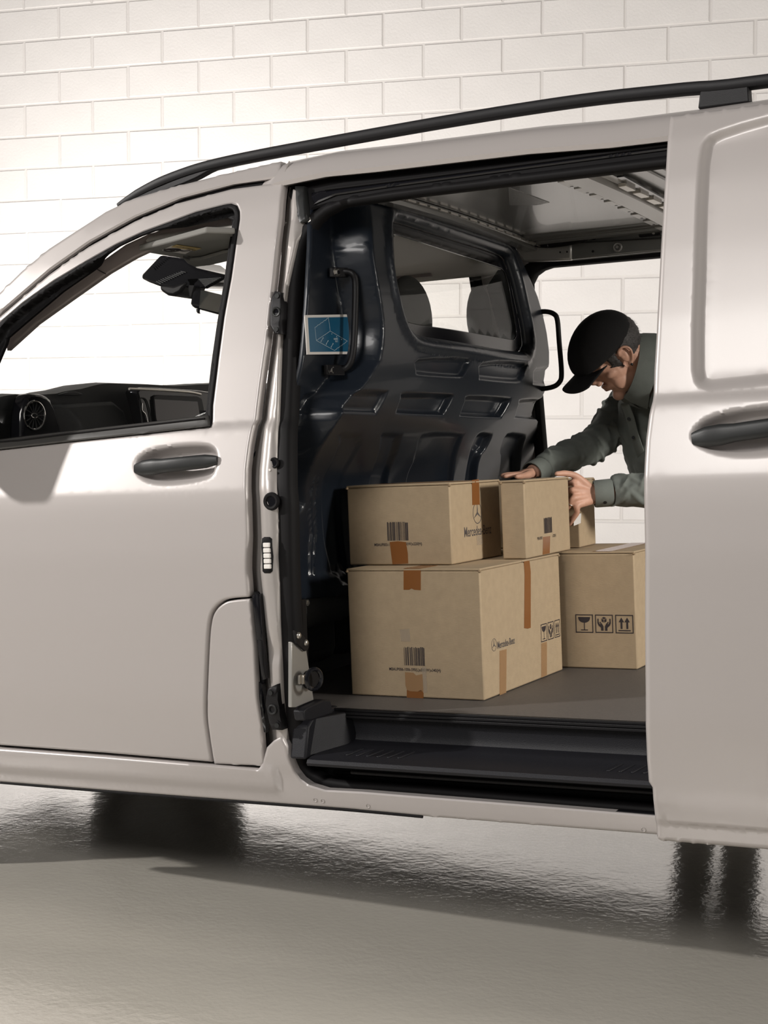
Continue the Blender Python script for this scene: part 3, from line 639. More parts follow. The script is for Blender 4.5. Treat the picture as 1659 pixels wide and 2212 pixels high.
# grab handles
def grab(pts, lift, brackets, par):
    P = [onb(a, b, l) for (a, b), l in zip(pts, lift)]
    g = part(MB().tube(P, .009, 12, 5), 'grab_handle', 'black', par)
    for poly, bolt in brackets:
        part(MB().prism([onb(a, b, .006) for a, b in poly], (.010, 0, 0)), 'bracket', 'black', g, bevel=.002)
        c = onb(*bolt, .016); part(MB().disc(c, (1, 0, 0), .0115, .003, 24).disc(c+np.array([.002, 0, 0]), (1, 0, 0), .009, .008, 6), 'bolt', 'zinc', g); part(MB().disc(c+np.array([.009, 0, 0]), (1, 0, 0), .0055, .002, 12), 'stud', 'gloss', g)
grab([(733, 588), (748, 587), (762, 592), (768, 612), (767, 680), (764, 745), (758, 780), (745, 797), (722, 801)], [.014, .03, .045, .05, .05, .05, .045, .03, .012],
     [([(711, 578), (745, 579), (745, 600), (711, 599)], (724, 589)), ([(699, 788), (738, 789), (738, 811), (699, 811)], (713, 800))], bulk)
hp_ = [(.13, 1.60, 1.565), (.19, 1.605, 1.57), (.225, 1.61, 1.55), (.235, 1.61, 1.50), (.240, 1.61, 1.40), (.235, 1.61, 1.355), (.20, 1.61, 1.325), (.12, 1.60, 1.32)]
hq = [YP(a, b, 1.60) for a, b in ((1150, 676), (1177, 673), (1196, 678), (1204, 692), (1208, 740), (1213, 805), (1208, 826), (1190, 837), (1150, 842))]
part(MB().tube(hq, .0085, 12, 5), 'grab_handle', 'black', bulk)
for px, py in ((663, 1302), (907, 454), (1004, 487)):
    c = onb(px, py, .002); part(MB().disc(c, (1, 0, 0), .0085, .003, 20).disc(c+np.array([.003, 0, 0]), (1, 0, 0), .005, .003, 6), 'bolt', 'zinc', bulk)
# blue load sticker (its lettering reads mirrored, as in the photograph)
C4 = [onb(a, b, .004) for a, b in ((656, 681), (740, 680), (740, 765), (661, 766))]; xs_ = max(p[0] for p in C4)+.004
C4 = [np.array(XP(a, b, xs_)) for a, b in ((656, 681), (764, 679), (772, 765), (661, 766))]
cc_ = sum(C4)/4; ds = (C4[1]-C4[0]+C4[2]-C4[3]); ds /= np.linalg.norm(ds); nx = np.cross(ds, (0, 0, 1)); nx /= np.linalg.norm(nx); nx = nx if nx[0] > 0 else -nx
def stk(s, t, d=0.): return (C4[0]*(1-s)*(1-t)+C4[1]*s*(1-t)+C4[2]*s*t+C4[3]*(1-s)*t)+nx*(d+.003)
sk = part(MB().prism([stk(0, 0), stk(1, 0), stk(1, 1), stk(0, 1)], -nx*.0015), 'load_sticker', 'white', bulk, smooth=0); sk['label'] = 'blue and white load sticker with line drawing'
part(MB().prism([stk(.055, .065, .0003), stk(.955, .065, .0003), stk(.955, .935, .0003), stk(.055, .935, .0003)], -nx*.0006), 'blue_field', 'blue', sk, smooth=0)
ln = MB(); T = lambda a, b: ((a-465)/955., (b-160)/715.)
def seg(a, b, w=.0010):
    p, q = stk(*T(*a), .0008), stk(*T(*b), .0008); ln.bar(p, q, w, .0004, nx)
def zig(a, b, n=9):
    P = [np.array(a)+(np.array(b)-np.array(a))*k/n+np.array([0, 7 if k % 2 else -5]) for k in range(n+1)]; P[0] = np.array(a); P[-1] = np.array(b)
    for k in range(n): seg(P[k], P[k+1])
for a, b in (((895, 215), (908, 455)), ((628, 385), (640, 622)), ((640, 622), (908, 455)), ((640, 622), (957, 805)), ((908, 455), (1222, 640))): seg(a, b)
zig((628, 385), (895, 215)); zig((957, 805), (1222, 640))
for a, b in (((724, 638), (764, 578)), ((815, 690), (853, 632)), ((904, 742), (942, 684))):
    seg(a, b, .0013)
    for c in (a, b): ln.disc(stk(*T(*c), .0008), nx, .0018, .0003, 10)
for c in ((933, 505), (1022, 556), (1113, 608)): ln.disc(stk(*T(*c), .0008), nx, .0016, .0003, 10)
part(ln, 'drawing', 'line', sk, smooth=0)
def text(body, size, m, parent, mw, name='lettering', sx=1., align='CENTER', bold=0.):
    cu = bpy.data.curves.new(name, 'FONT'); cu.body = body; cu.size = size; cu.align_x = align; cu.align_y = 'CENTER'; cu.offset = bold; cu.resolution_u = 3
    t = bpy.data.objects.new(name, cu); COL.objects.link(t); dg = bpy.context.evaluated_depsgraph_get(); me = bpy.data.meshes.new_from_object(t.evaluated_get(dg))
    bpy.data.objects.remove(t); me.materials.clear(); me.materials.append(M[m]); me.transform(Matrix.Diagonal((sx, 1, 1, 1)))
    o = link(bpy.data.objects.new(name, me), parent); o.matrix_local = mw; return o
def frame(o, ex, ey):
    ex = np.array(ex, float); ex /= np.linalg.norm(ex); ey = np.array(ey, float); ey -= ex*(ex@ey); ey /= np.linalg.norm(ey); ez = np.cross(ex, ey)
    m = Matrix(np.array([ex, ey, ez]).T.tolist()).to_4x4(); m.translation = Vector(o); return m
exs = stk(1, .5)-stk(0, .5); eys = stk(.5, 0)-stk(.5, 1)
for body, yy, xx in (('500daN', 598, 1000), ('5 kN', 641, 1012)):
    text(body, .0068, 'line', sk, frame(stk(*T(xx, yy), .0009), exs, eys), sx=-1.05, bold=.0002)

# ------------------------------------------------------------------ load space
cfl = MB(); cfl.box((-.30, .205, .535), (2.65, 1.64, .553)); cf = part(cfl, 'cargo_floor', 'cargo', smooth=0)
for k, (y, z) in enumerate(((.199, .549), (.192, .542), (.190, .534))):
    part(MB().box((.0, y-.004, z-.0035), (2.6, y+.02, z+.0035)), 'edge_strip', 'black', cf, bevel=.0012)
st_ = [(.205, .53), (.212, .49), (.205, .474), (.180, .467), (.05, .459), (.032, .455), (.026, .447), (.030, .440), (.05, .44), (.24, .45), (.24, .53)]
xl = .055
stp = part(MB().prism([(xl, y, z) for y, z in st_], (1.65, 0, 0)), 'step', 'step', smooth=40, label='charcoal plastic side step')
ew = [YP(a, b, .12) for a, b in ((642, 1545), (664, 1512), (700, 1508), (752, 1535), (765, 1598), (657, 1628), (648, 1600))]
part(MB().prism([(.0, .04, .452), (.0, .22, .452), (.0, .22, .556), (.0, .10, .556), (.0, .06, .53)], (.045, 0, 0)), 'step_end', 'step', stp, bevel=.006)
part(MB().add([(.04, .05, .456), (.04, .21, .462), (.10, .21, .462), (.04, .09, .545), (.04, .21, .545), (.09, .21, .545)], [(0, 2, 1), (3, 4, 5), (0, 1, 4, 3), (0, 3, 5, 2), (1, 2, 5, 4)]), 'step_end', 'step', stp, bevel=.003)
for k in range(6):
    for xa in (.14, .80):
        x = xa+k*.028; part(MB().bar((x, .075, .4615), (x+.012, .14, .4655), .007, .004), 'tread_rib', 'step', stp, bevel=.0015)
tk = MB().box((-.02, .075, .355), (1.65, .30, .372)).box((-.02, .17, .36), (1.65, .19, .45)); tk = part(tk, 'lower_track', 'gloss', smooth=0)
for y, z in ((.10, .372), (.125, .376), (.15, .40), (.06, .425)): part(MB().tube([(.06+(.1 if z > .42 else 0), y, z), (1.65, y, z)], .005, 8, 1), 'track_rail', 'rubber', tk)
# space under the bulkhead
ub = part(MB().box((-.32, .10, .54), (-.30, 1.7, .95)).box((-.32, .08, .54), (.03, .10, .84)), 'seat_box', 'rubber', smooth=0)
for z in (.60, .607, .66, .667, .72, .727): part(MB().box((-.302, .12, z), (-.294, 1.6, z+.003)), 'rib', 'rubber', ub)
# latch panel beside the step
lp = [XP(a, b, .06) for a, b in ((630, 1386), (638, 1391), (655, 1406), (661, 1396), (669, 1450), (678, 1512), (640, 1528), (630, 1528))]
lt = part(MB().prism(lp, (-.01, 0, 0)), 'latch_panel', 'rib', bevel=.002)
part(MB().prism([XP(a, b, .062) for a, b in ((632, 1362), (650, 1372), (664, 1388), (662, 1402), (655, 1407), (636, 1390))], (.006, 0, 0)), 'corner_plate', 'black', lt, bevel=.001)
for px, py in ((645, 1373), (660.5, 1388.5)): part(MB().ell(XP(px, py, .069), (.006, .0085, .0085)), 'screw', 'zinc', lt)
for k in range(3): part(MB().prism([XP(a+k*5, b, .066) for a, b in ((643, 1459), (648, 1457), (648, 1477), (643, 1478))], (.006+.003*(k % 2), 0, 0)), 'latch_clip', 'zinc', lt, bevel=.001)
c = XP(678, 1467, .10); part(MB().ring(c, (.95, -.3, 0), .024, .0055, 28, 8), 'lashing_ring', 'gloss', lt); part(MB().disc(XP(664, 1468, .062), (1, -.1, 0), .022, .02, 24), 'ring_base', 'black', lt)
part(MB().prism([XP(a, b, .05) for a, b in ((632, 1535), (640, 1527), (678, 1510), (692, 1511), (697, 1540), (650, 1556), (636, 1556))], (.03, 0, 0)), 'corner_block', 'step', lt, bevel=.004)
# ceiling
def cz(y): return 1.866+.012*(1-((y-.93)/.66)**2)
ys = np.linspace(.27, 1.59, 23); cv = [(x, y, cz(y)+.0015*math.sin(x*9)) for x in np.linspace(.08, 2.65, 28) for y in ys]
ce = mk('load_ceiling', cv, [(i*23+k, i*23+k+1, (i+1)*23+k+1, (i+1)*23+k) for i in range(27) for k in range(22)], 'roofin', van, 60); q_ = ce.modifiers.new('t', 'SOLIDIFY'); q_.thickness = .004; q_.offset = 0
def cross(x, w, h, name, m):
    V = []
    for y in np.linspace(.29, 1.57, 20):
        z = cz(y)-.002; V += [(x-w*.75, y, z), (x-w*.75, y, z-.006), (x-w*.42, y, z-.007), (x-w*.36, y, z-h), (x+w*.36, y, z-h), (x+w*.42, y, z-.007), (x+w*.75, y, z-.006), (x+w*.75, y, z)]
    return mk(name, V, [(i*8+k, i*8+(k+1) % 8, (i+1)*8+(k+1) % 8, (i+1)*8+k) for i in range(19) for k in range(8)]+[tuple(range(8)), tuple(range(152, 160))], m, van, 30)
r1 = cross(.655, .085, .022, 'roof_bow', 'rib')
for k in range(9):
    y = .42+k*.125; z = cz(y)-.010
    part(MB().box((.582, y-.045, z-.004), (.606, y+.045, z+.002)), 'clip', 'rib', r1, bevel=.001); part(MB().disc((.594, y+.03, z-.004), (0, 0, -1), .004, .001, 8), 'clip_hole', 'gloss', r1)
    if 1 < k < 8: part(MB().box((.700, y-.04, z-.012), (.722, y+.04, z-.002)), 'clip', 'zinc', r1, bevel=.001)
part(MB().prism([(.722, .55, cz(.55)-.011), (.74, .55, cz(.55)-.011), (.735, 1.35, cz(1.35)-.011), (.722, 1.35, cz(1.35)-.011)], (0, 0, .004)), 'gap', 'gloss', r1)
r2 = cross(.125, .05, .018, 'roof_bow', 'roofin')
for k in range(16):
    y = .42+k*.07; part(MB().bar((.165, y, cz(y)-.010), (.165, y+.05, cz(y+.05)-.010), .006, .005), 'clip', 'zinc', r2)
loop = [(.80, .45), (.80, .75), (.80, 1.15), (.815, 1.25), (.86, 1.28), (1.1, 1.29), (1.5, 1.29)]
part(MB().tube([(x, y, cz(y)-.001) for x, y in loop], .007, 8, 5), 'pressed_rib', 'roofin', ce)
loop = [(.84, .40), (.84, .75), (.84, 1.10), (.85, 1.19), (.89, 1.22), (1.1, 1.23), (1.5, 1.23)]
part(MB().tube([(x, y, cz(y)-.001) for x, y in loop], .006, 8, 5), 'pressed_rib', 'roofin', ce)
for y, r in ((1.36, .012), (1.42, .006), (1.47, .010)):
    part(MB().tube([(.16, y, cz(y)-.001), (2.6, y, cz(y)-.001)], r, 8, 1), 'pressed_rib', 'roofin', ce)
pd = [ZP(a, b, cz(.75)) for a, b in ((1098, 400), (1187, 435), (1160, 441), (1100, 441))]
part(MB().prism([(p[0], p[1], cz(p[1])-.004) for p in pd], (0, 0, .003)), 'damping_pad', mat('damping_foil', (.22, .22, .21), .22, .8, bump=(260, .9)), ce, smooth=0)
# far roof side rail
def FY(pts, y): return [YP(a, b, y) for a, b in pts]
rl_ = part(MB().prism(FY([(1113, 532), (1160, 535), (1234, 525), (1430, 514), (1430, 541), (1234, 560), (1130, 565)], 1.53), (0, .05, 0)), 'roof_side_rail', 'roofin', bevel=.004)
part(MB().prism(FY([(1234, 507), (1430, 494), (1430, 514), (1234, 526)], 1.545), (0, .03, 0)), 'upper_plate', 'roofin', rl_, bevel=.002)
part(MB().prism(FY([(1109, 518), (1160, 512), (1232, 503), (1234, 526), (1234, 561), (1196, 563), (1130, 565), (1112, 534)], 1.522), (0, .03, 0)), 'corner_casting', 'rib', rl_, bevel=.006)
part(MB().prism(FY([(1110, 500), (1240, 482), (1430, 462), (1430, 492), (1240, 508), (1110, 519)], 1.57), (0, .02, 0)), 'channel', 'roofin', rl_, bevel=.004)
for px, py, r in ((1283, 512, .009), (1304, 510, .004), (1323, 503, .004), (1281, 543, .004), (1184, 516, .004), (1210, 545, .003), (1225, 544, .003), (1166, 518, .003)):
    part(MB().disc(YP(px, py, 1.519), (0, -1, 0), r, .0015, 14), 'rail_hole', 'gloss', rl_)
part(MB().ring(YP(1334, 534, 1.528), (0, 1, 0), .012, .004, 22, 8).disc(YP(1334, 534, 1.53), (0, -1, 0), .005, .006, 12), 'embossed_nut', 'rib', rl_)
part(MB().bar(YP(1347, 505, 1.543), YP(1373, 503, 1.543), .006, .010, (0, 1, 0)), 'slot', 'gloss', rl_)
o = part(MB().prism(FY([(1378, 499), (1426, 494), (1427, 507), (1380, 512)], 1.53), (0, .02, 0)), 'connector_block', 'black', rl_, bevel=.002)
for px in (1390, 1412): part(MB().disc(YP(px, 503, 1.529), (0, -1, 0), .005, .003, 12), 'screw', 'zinc', o)
for px, a, b in ((1237, 474, 481), (1237, 493, 505), (1294, 467, 476), (1294, 487, 499), (1194, 510, 519)): part(MB().tube([YP(px, a, 1.53), YP(px, b, 1.53)], .0045, 10, 1), 'stud', 'zinc', rl_)
part(MB().tube([YP(a, b, 1.50) for a, b in ((1098, 512), (1130, 520), (1160, 527), (1190, 528), (1230, 523), (1262, 513), (1300, 500), (1340, 491), (1380, 490), (1430, 494))], .011, 10, 5), 'cable_loom', 'rubber', rl_)
for px, py in ((1184, 526), (1266, 511)): part(MB().ring(YP(px, py, 1.50), (1, 0, .1), .012, .003, 14, 6), 'cable_clip', 'gloss', rl_)
# ------------------------------------------------------------------ cab
hl = []; hy = [(.265, 1.80), (.28, 1.812), (.30, 1.822), (.36, 1.835), (.6, 1.845), (.93, 1.85)]; hy = hy+[(W2-y, z) for y, z in hy[::-1][1:]]
hxs = (-.52, -.4, -.3, -.1, .0)
for x in hxs: hl += [(x, y, z-0) for y, z in hy]
nh = len(hy); hd = mk('headliner', hl, [(i*nh+k, i*nh+k+1, (i+1)*nh+k+1, (i+1)*nh+k) for i in range(4) for k in range(nh-1)], 'liner', van, 60); q_ = hd.modifiers.new('t', 'SOLIDIFY'); q_.thickness = .008
part(MB().tube([YP(a, b, 1.56) for a, b in ((842, 578), (862, 573), (890, 566), (925, 560), (942, 564), (950, 578), (962, 578))], .011, 10, 5, flat=((0, 1, 0), .7, 1.3)), 'grab_handle', 'liner', hd)
panel('pillar_trim', [(-.03, 1.25), (.06, 1.25), (.06, 1.80), (.0, 1.80), (-.05, 1.75), (-.03, 1.6)], far(.10), 'seat', van, thick=.02, step=.06)
# near A-pillar trim
ti = SS([(14, 757), (77, 700), (154, 645), (232, 590), (290, 556), (320, 542), (350, 528), (390, 514), (440, 502), (500, 495), (510, 470), (463, 470), (386, 487), (347, 496), (309, 510), (270, 528), (232, 555), (200, 577), (135, 622), (52, 692), (10, 738)], .075)
tm = panel('pillar_trim', ti, near(.075), 'trim', van, thick=.02, step=.02, edge=.004)
part(MB().tube([near(.074)(*S(a, b, .075), 0) for a, b in ((203, 576), (214, 584), (229, 592))], .0012, 6, 2), 'trim_joint', 'gloss', tm)
panel('pillar_trim', ti, far(.075), 'trim', van, thick=.02, step=.03)
# sun visor with warning label
vz = 1.775
v1 = [ZP(a, b, vz) for a, b in ((300, 541), (313, 545), (395, 559), (410, 563), (433, 562), (480, 548), (505, 542), (508, 505), (445, 503), (353, 528))]
vi = part(MB().prism(v1, (0, 0, .016)), 'sun_visor', 'visor', bevel=.004)
lab = [ZP(a, b, vz-.001) for a, b in ((350, 541), (400, 549), (420, 538), (372, 531))]
lb = part(MB().prism(lab, (0, 0, .001)), 'warning_label', 'paper', vi, smooth=0)
yb = [ZP(a, b, vz-.002) for a, b in ((382, 529), (435, 537), (421, 542), (370, 534))]
part(MB().prism(yb, (0, 0, .001)), 'yellow_band', 'yellow', lb, smooth=0)
text('! AIRBAG', .020, 'print', lb, frame(ZP(404, 536, vz-.003), ZP(425, 540, vz)-ZP(380, 533, vz), ZP(404, 530, vz)-ZP(404, 540, vz)), sx=-1.0)
pc = ZP(372, 540, vz-.002); part(MB().ring(pc, (0, 0, 1), .022, .0022, 20, 6).bar(pc+np.array([-.015, -.015, 0]), pc+np.array([.015, .015, 0]), .003, .001).bar(pc+np.array([-.004, -.014, 0]), pc+np.array([-.004, .012, 0]), .008, .001), 'warning_pictogram', 'print', lb)
pc2 = ZP(388, 541, vz-.002); part(MB().bar(pc2-np.array([0, .02, 0]), pc2+np.array([0, .02, 0]), .008, .001).bar(pc2+np.array([.0, .018, 0]), pc2+np.array([.02, .022, 0]), .008, .001).bar(pc2+np.array([.03, -.01, 0]), pc2+np.array([.035, .025, 0]), .005, .001), 'warning_pictogram', 'print', lb)
v2 = [ZP(a, b, 1.762) for a, b in ((395, 559), (406, 570), (420, 577), (455, 573), (490, 565), (505, 545), (480, 548), (433, 562), (410, 564))]
part(MB().prism(v2, (0, 0, .010)), 'visor_flap', 'visor', vi, bevel=.003)
part(MB().box(ZP(404, 557, vz-.004), ZP(414, 555, vz)+np.array([0, 0, .0])), 'visor_clip', 'zinc', vi)
# camera and mirror pod on the windscreen
def QX(px, py): 
    px, py = 270+px/6.636, 430+py/6.636; return px, py
def PY(lst, y): return [YP(*QX(a, b), y) for a, b in lst]
Y0 = .70
pod = MB(); po = [(500, 800), (840, 852), (1010, 985), (1440, 1085), (1400, 1155), (1160, 1285), (870, 1270), (495, 1255), (320, 1190), (222, 1140), (240, 1075)]
A = PY(po, Y0); cA = sum(A)/len(A); B_ = [cA+(p-cA)*.82+np.array([0, .22, .01]) for p in A]; n = len(A)
pod.add(A+B_, [tuple(range(n)), tuple(range(n, 2*n))[::-1]]+[(i, (i+1) % n, n+(i+1) % n, n+i) for i in range(n)])
pd_ = part(pod, 'mirror_pod', 'gloss', bevel=.012)
bu = [(490, 1225), (690, 1240), (880, 1180), (840, 1270), (790, 1340), (690, 1392), (600, 1380), (495, 1310)]
part(MB().prism(PY(bu, Y0-.008), (0, .12, 0)), 'sensor_housing', 'black', pd_, bevel=.010)
for k in range(9):
    a, b = YP(*QX(400+k*24, 1010-k*20), Y0-.003), YP(*QX(440+k*22, 985-k*18), Y0-.003)
    a, b = YP(*QX(395+k*25, 975-k*18), Y0-.003), YP(*QX(430+k*24, 1010-k*21), Y0-.003)
    part(MB().bar(a, b, .0025, .003, (0, 1, 0)), 'vent_slot', 'gloss', pd_)
for k in range(12):
    a, b = YP(*QX(450+k*32, 1180-k*13), Y0-.003), YP(*QX(520+k*32, 1215-k*13-k*2), Y0-.003); part(MB().bar(a, b, .002, .004, (0, 1, 0)), 'vent_slot', 'handle', pd_)
for k in range(9):
    a, b = YP(*QX(1060+k*12, 1150+k*0+k*14), Y0-.003), YP(*QX(1380-k*28, 1130+k*15), Y0-.003); part(MB().bar(a, b, .0018, .004, (0, 1, 0)), 'vent_slot', 'handle', pd_)
part(MB().prism(PY([(860, 1150), (900, 1120), (1080, 1110), (1060, 1190), (1020, 1220), (985, 1330), (960, 1440), (910, 1410), (895, 1300), (900, 1210)], Y0+.0), (0, .04, 0)), 'mirror_stem', 'rubber', pd_, bevel=.006)
mi = part(MB().prism(PY([(1005, 1285), (1090, 1292), (1420, 1372), (1400, 1640), (1330, 1645), (1060, 1572), (960, 1540), (945, 1490), (965, 1370)], Y0-.02), (-.02, .03, 0)), 'rear_view_mirror', 'gloss', bevel=.010)
part(MB().prism(PY([(1085, 1305), (1410, 1380), (1400, 1625), (1340, 1628), (1062, 1560)], Y0-.028), (0, .004, 0)), 'mirror_glass', mat('mirror_glass', (.45, .47, .44), .06, 1), mi, smooth=0)
part(MB().prism(PY([(1015, 1570), (1055, 1575), (1050, 1620), (1065, 1640), (1040, 1642), (1022, 1620)], Y0-.015), (0, .01, 0)), 'mirror_lever', 'black', mi, bevel=.002)
# --- dashboard
XD = -1.0
def DX(lst, x=XD): return [XP(a/3.53, 810+b/3.53, x) for a, b in lst]
top = [(-160, 175), (0, 168), (60, 155), (120, 150), (250, 154), (430, 142), (500, 124), (620, 106), (700, 85), (760, 70), (830, 64), (960, 68), (1200, 76), (1330, 84), (1420, 80), (1500, 74), (1700, 66), (2100, 66)]
D1 = DX(top); D1 = [np.array([p[0], max(p[1], .12), p[2]]) for p in D1]; D1 = D1+[np.array([XD, D1[-1][1], .75]), np.array([XD, D1[0][1], .75])]
V = []; prof_d = [(-.0, .0), (-.05, .006), (-.14, .004), (-.36, -.05)]
D1 = [np.array(p) for p in D1]; n = len(D1)
for dx, dz in prof_d: V += [p+np.array([dx, 0, dz if p[2] > .8 else 0]) for p in D1]
ds_ = mk('dashboard', V, [tuple(range(n))]+[(i*n+k, i*n+(k+1) % n, (i+1)*n+(k+1) % n, (i+1)*n+k) for i in range(3) for k in range(n)], 'dash', van, 40)
ds_['label'] = 'dark grey dashboard with round air vent and screen'
sh = DX([(340, 230), (480, 222), (620, 214), (760, 206), (820, 205), (900, 270), (940, 380), (940, 520), (380, 520)], XD+.0)
part(MB().prism(sh, (.025, 0, 0)), 'glove_panel', 'dash', ds_, bevel=.012)
hood = DX([(430, 150), (500, 128), (560, 128), (600, 140), (612, 152), (560, 160), (480, 158)], XD+.0)
part(MB().prism(hood, (.012, 0, 0)), 'dash_cowl', 'dash', ds_, bevel=.005)
podv = DX([(100, 160), (130, 150), (215, 152), (255, 165), (290, 195), (325, 260), (350, 340), (372, 420), (385, 520), (120, 560), (60, 560), (70, 300)], XD+.01)
vp = part(MB().prism(podv, (.05, 0, 0)), 'vent_pod', 'gloss', ds_, bevel=.012)
rim_ = [XP((262+78*math.cos(t))/3.53, 810+(308+108*math.sin(t))/3.53+.0, XD+.062) for t in np.linspace(0, 2*math.pi, 32, endpoint=False)]
part(MB().tube(rim_, .0032, 8, 1, True), 'vent_ring', 'chrome', vp)
vc_ = XP(262/3.53, 810+308/3.53, XD+.058)
vb = MB()
for k in range(7):
    t = math.pi*k/7; a = XP((262+72*math.cos(t))/3.53, 810+(308+100*math.sin(t))/3.53, XD+.060); b = XP((262-72*math.cos(t))/3.53, 810+(308-100*math.sin(t))/3.53, XD+.060); vb.bar(a, b, .003, .004, (1, 0, 0))
part(vb, 'vent_vanes', 'dash', vp); kn = [XP((262+24*math.cos(t))/3.53, 810+(310+17*math.sin(t))/3.53, XD+.066) for t in np.linspace(0, 2*math.pi, 16, endpoint=False)]
part(MB().tube(kn, .0018, 6, 1, True), 'vent_knob', 'chrome', vp)
cs = DX([(945, 130), (965, 108), (1000, 100), (1120, 104), (1420, 122), (1540, 138), (1600, 165), (1660, 300), (1660, 520), (1060, 520), (1000, 330)], XD+.02)
ct = part(MB().prism(cs, (.05, 0, 0)), 'centre_console', 'gloss', ds_, bevel=.008)
part(MB().tube(DX([(985, 106), (1100, 110), (1300, 120), (1450, 132), (1530, 148)], XD+.072), .004, 8, 4), 'console_trim', 'zinc', ct)
part(MB().prism(DX([(1160, 165), (1185, 152), (1500, 165), (1530, 180), (1555, 300), (1560, 420), (1200, 450), (1180, 330)], XD+.072), (.006, 0, 0)), 'screen_bezel', 'black', ct, bevel=.003)
part(MB().prism(DX([(1176, 185), (1505, 203), (1520, 300), (1522, 380), (1208, 400), (1190, 330)], XD+.079), (.001, 0, 0)), 'screen', 'screen', ct, smooth=0)
vn = DX([(1065, 190), (1085, 175), (1110, 185), (1130, 230), (1150, 330), (1150, 420), (1095, 420), (1080, 330)], XD+.073)
part(MB().tube(vn, .0022, 6, 2, True), 'vent_ring', 'dash', ct); part(MB().tube(DX([(1085, 215), (1085, 270), (1110, 300), (1125, 360)], XD+.074), .0018, 6, 4), 'vent_trim', 'chrome', ct)
part(MB().disc(XP(1558/3.53, 810+285/3.53, XD+.078), (1, 0, 0), .006, .012, 12), 'knob', 'gloss', ct)
# --- seats
def seat(yc, w, hx, px, py, hw, hhh):
    b = part(MB().box((-.28, yc-w/2, .72), (-.14, yc+w/2, 1.34)), 'seat_backrest', 'seat', bevel=.05)
    p = XP(px, py, hx); part(MB().ell((hx, p[1], p[2]), (.055, hw, hhh), nu=28, nv=18), 'headrest', 'seat', b, smooth=60)
    part(MB().tube([(hx-.0, p[1]-.05, 1.3), (hx, p[1]-.05, p[2]-.05)], .006, 8, 1).tube([(hx-.0, p[1]+.05, 1.3), (hx, p[1]+.05, p[2]-.05)], .006, 8, 1), 'headrest_post', 'gloss', b)
    part(MB().box((-.75, yc-w/2, .60), (-.22, yc+w/2, .76)), 'seat_cushion', 'seat', bevel=.04)
seat(.50, .46, -.12, 720, 690, .135, .11)
seat(.98, .40, -.12, 884, 690, .125, .135)
seat(1.36, .38, -.12, 1063, 690, .190, .150)
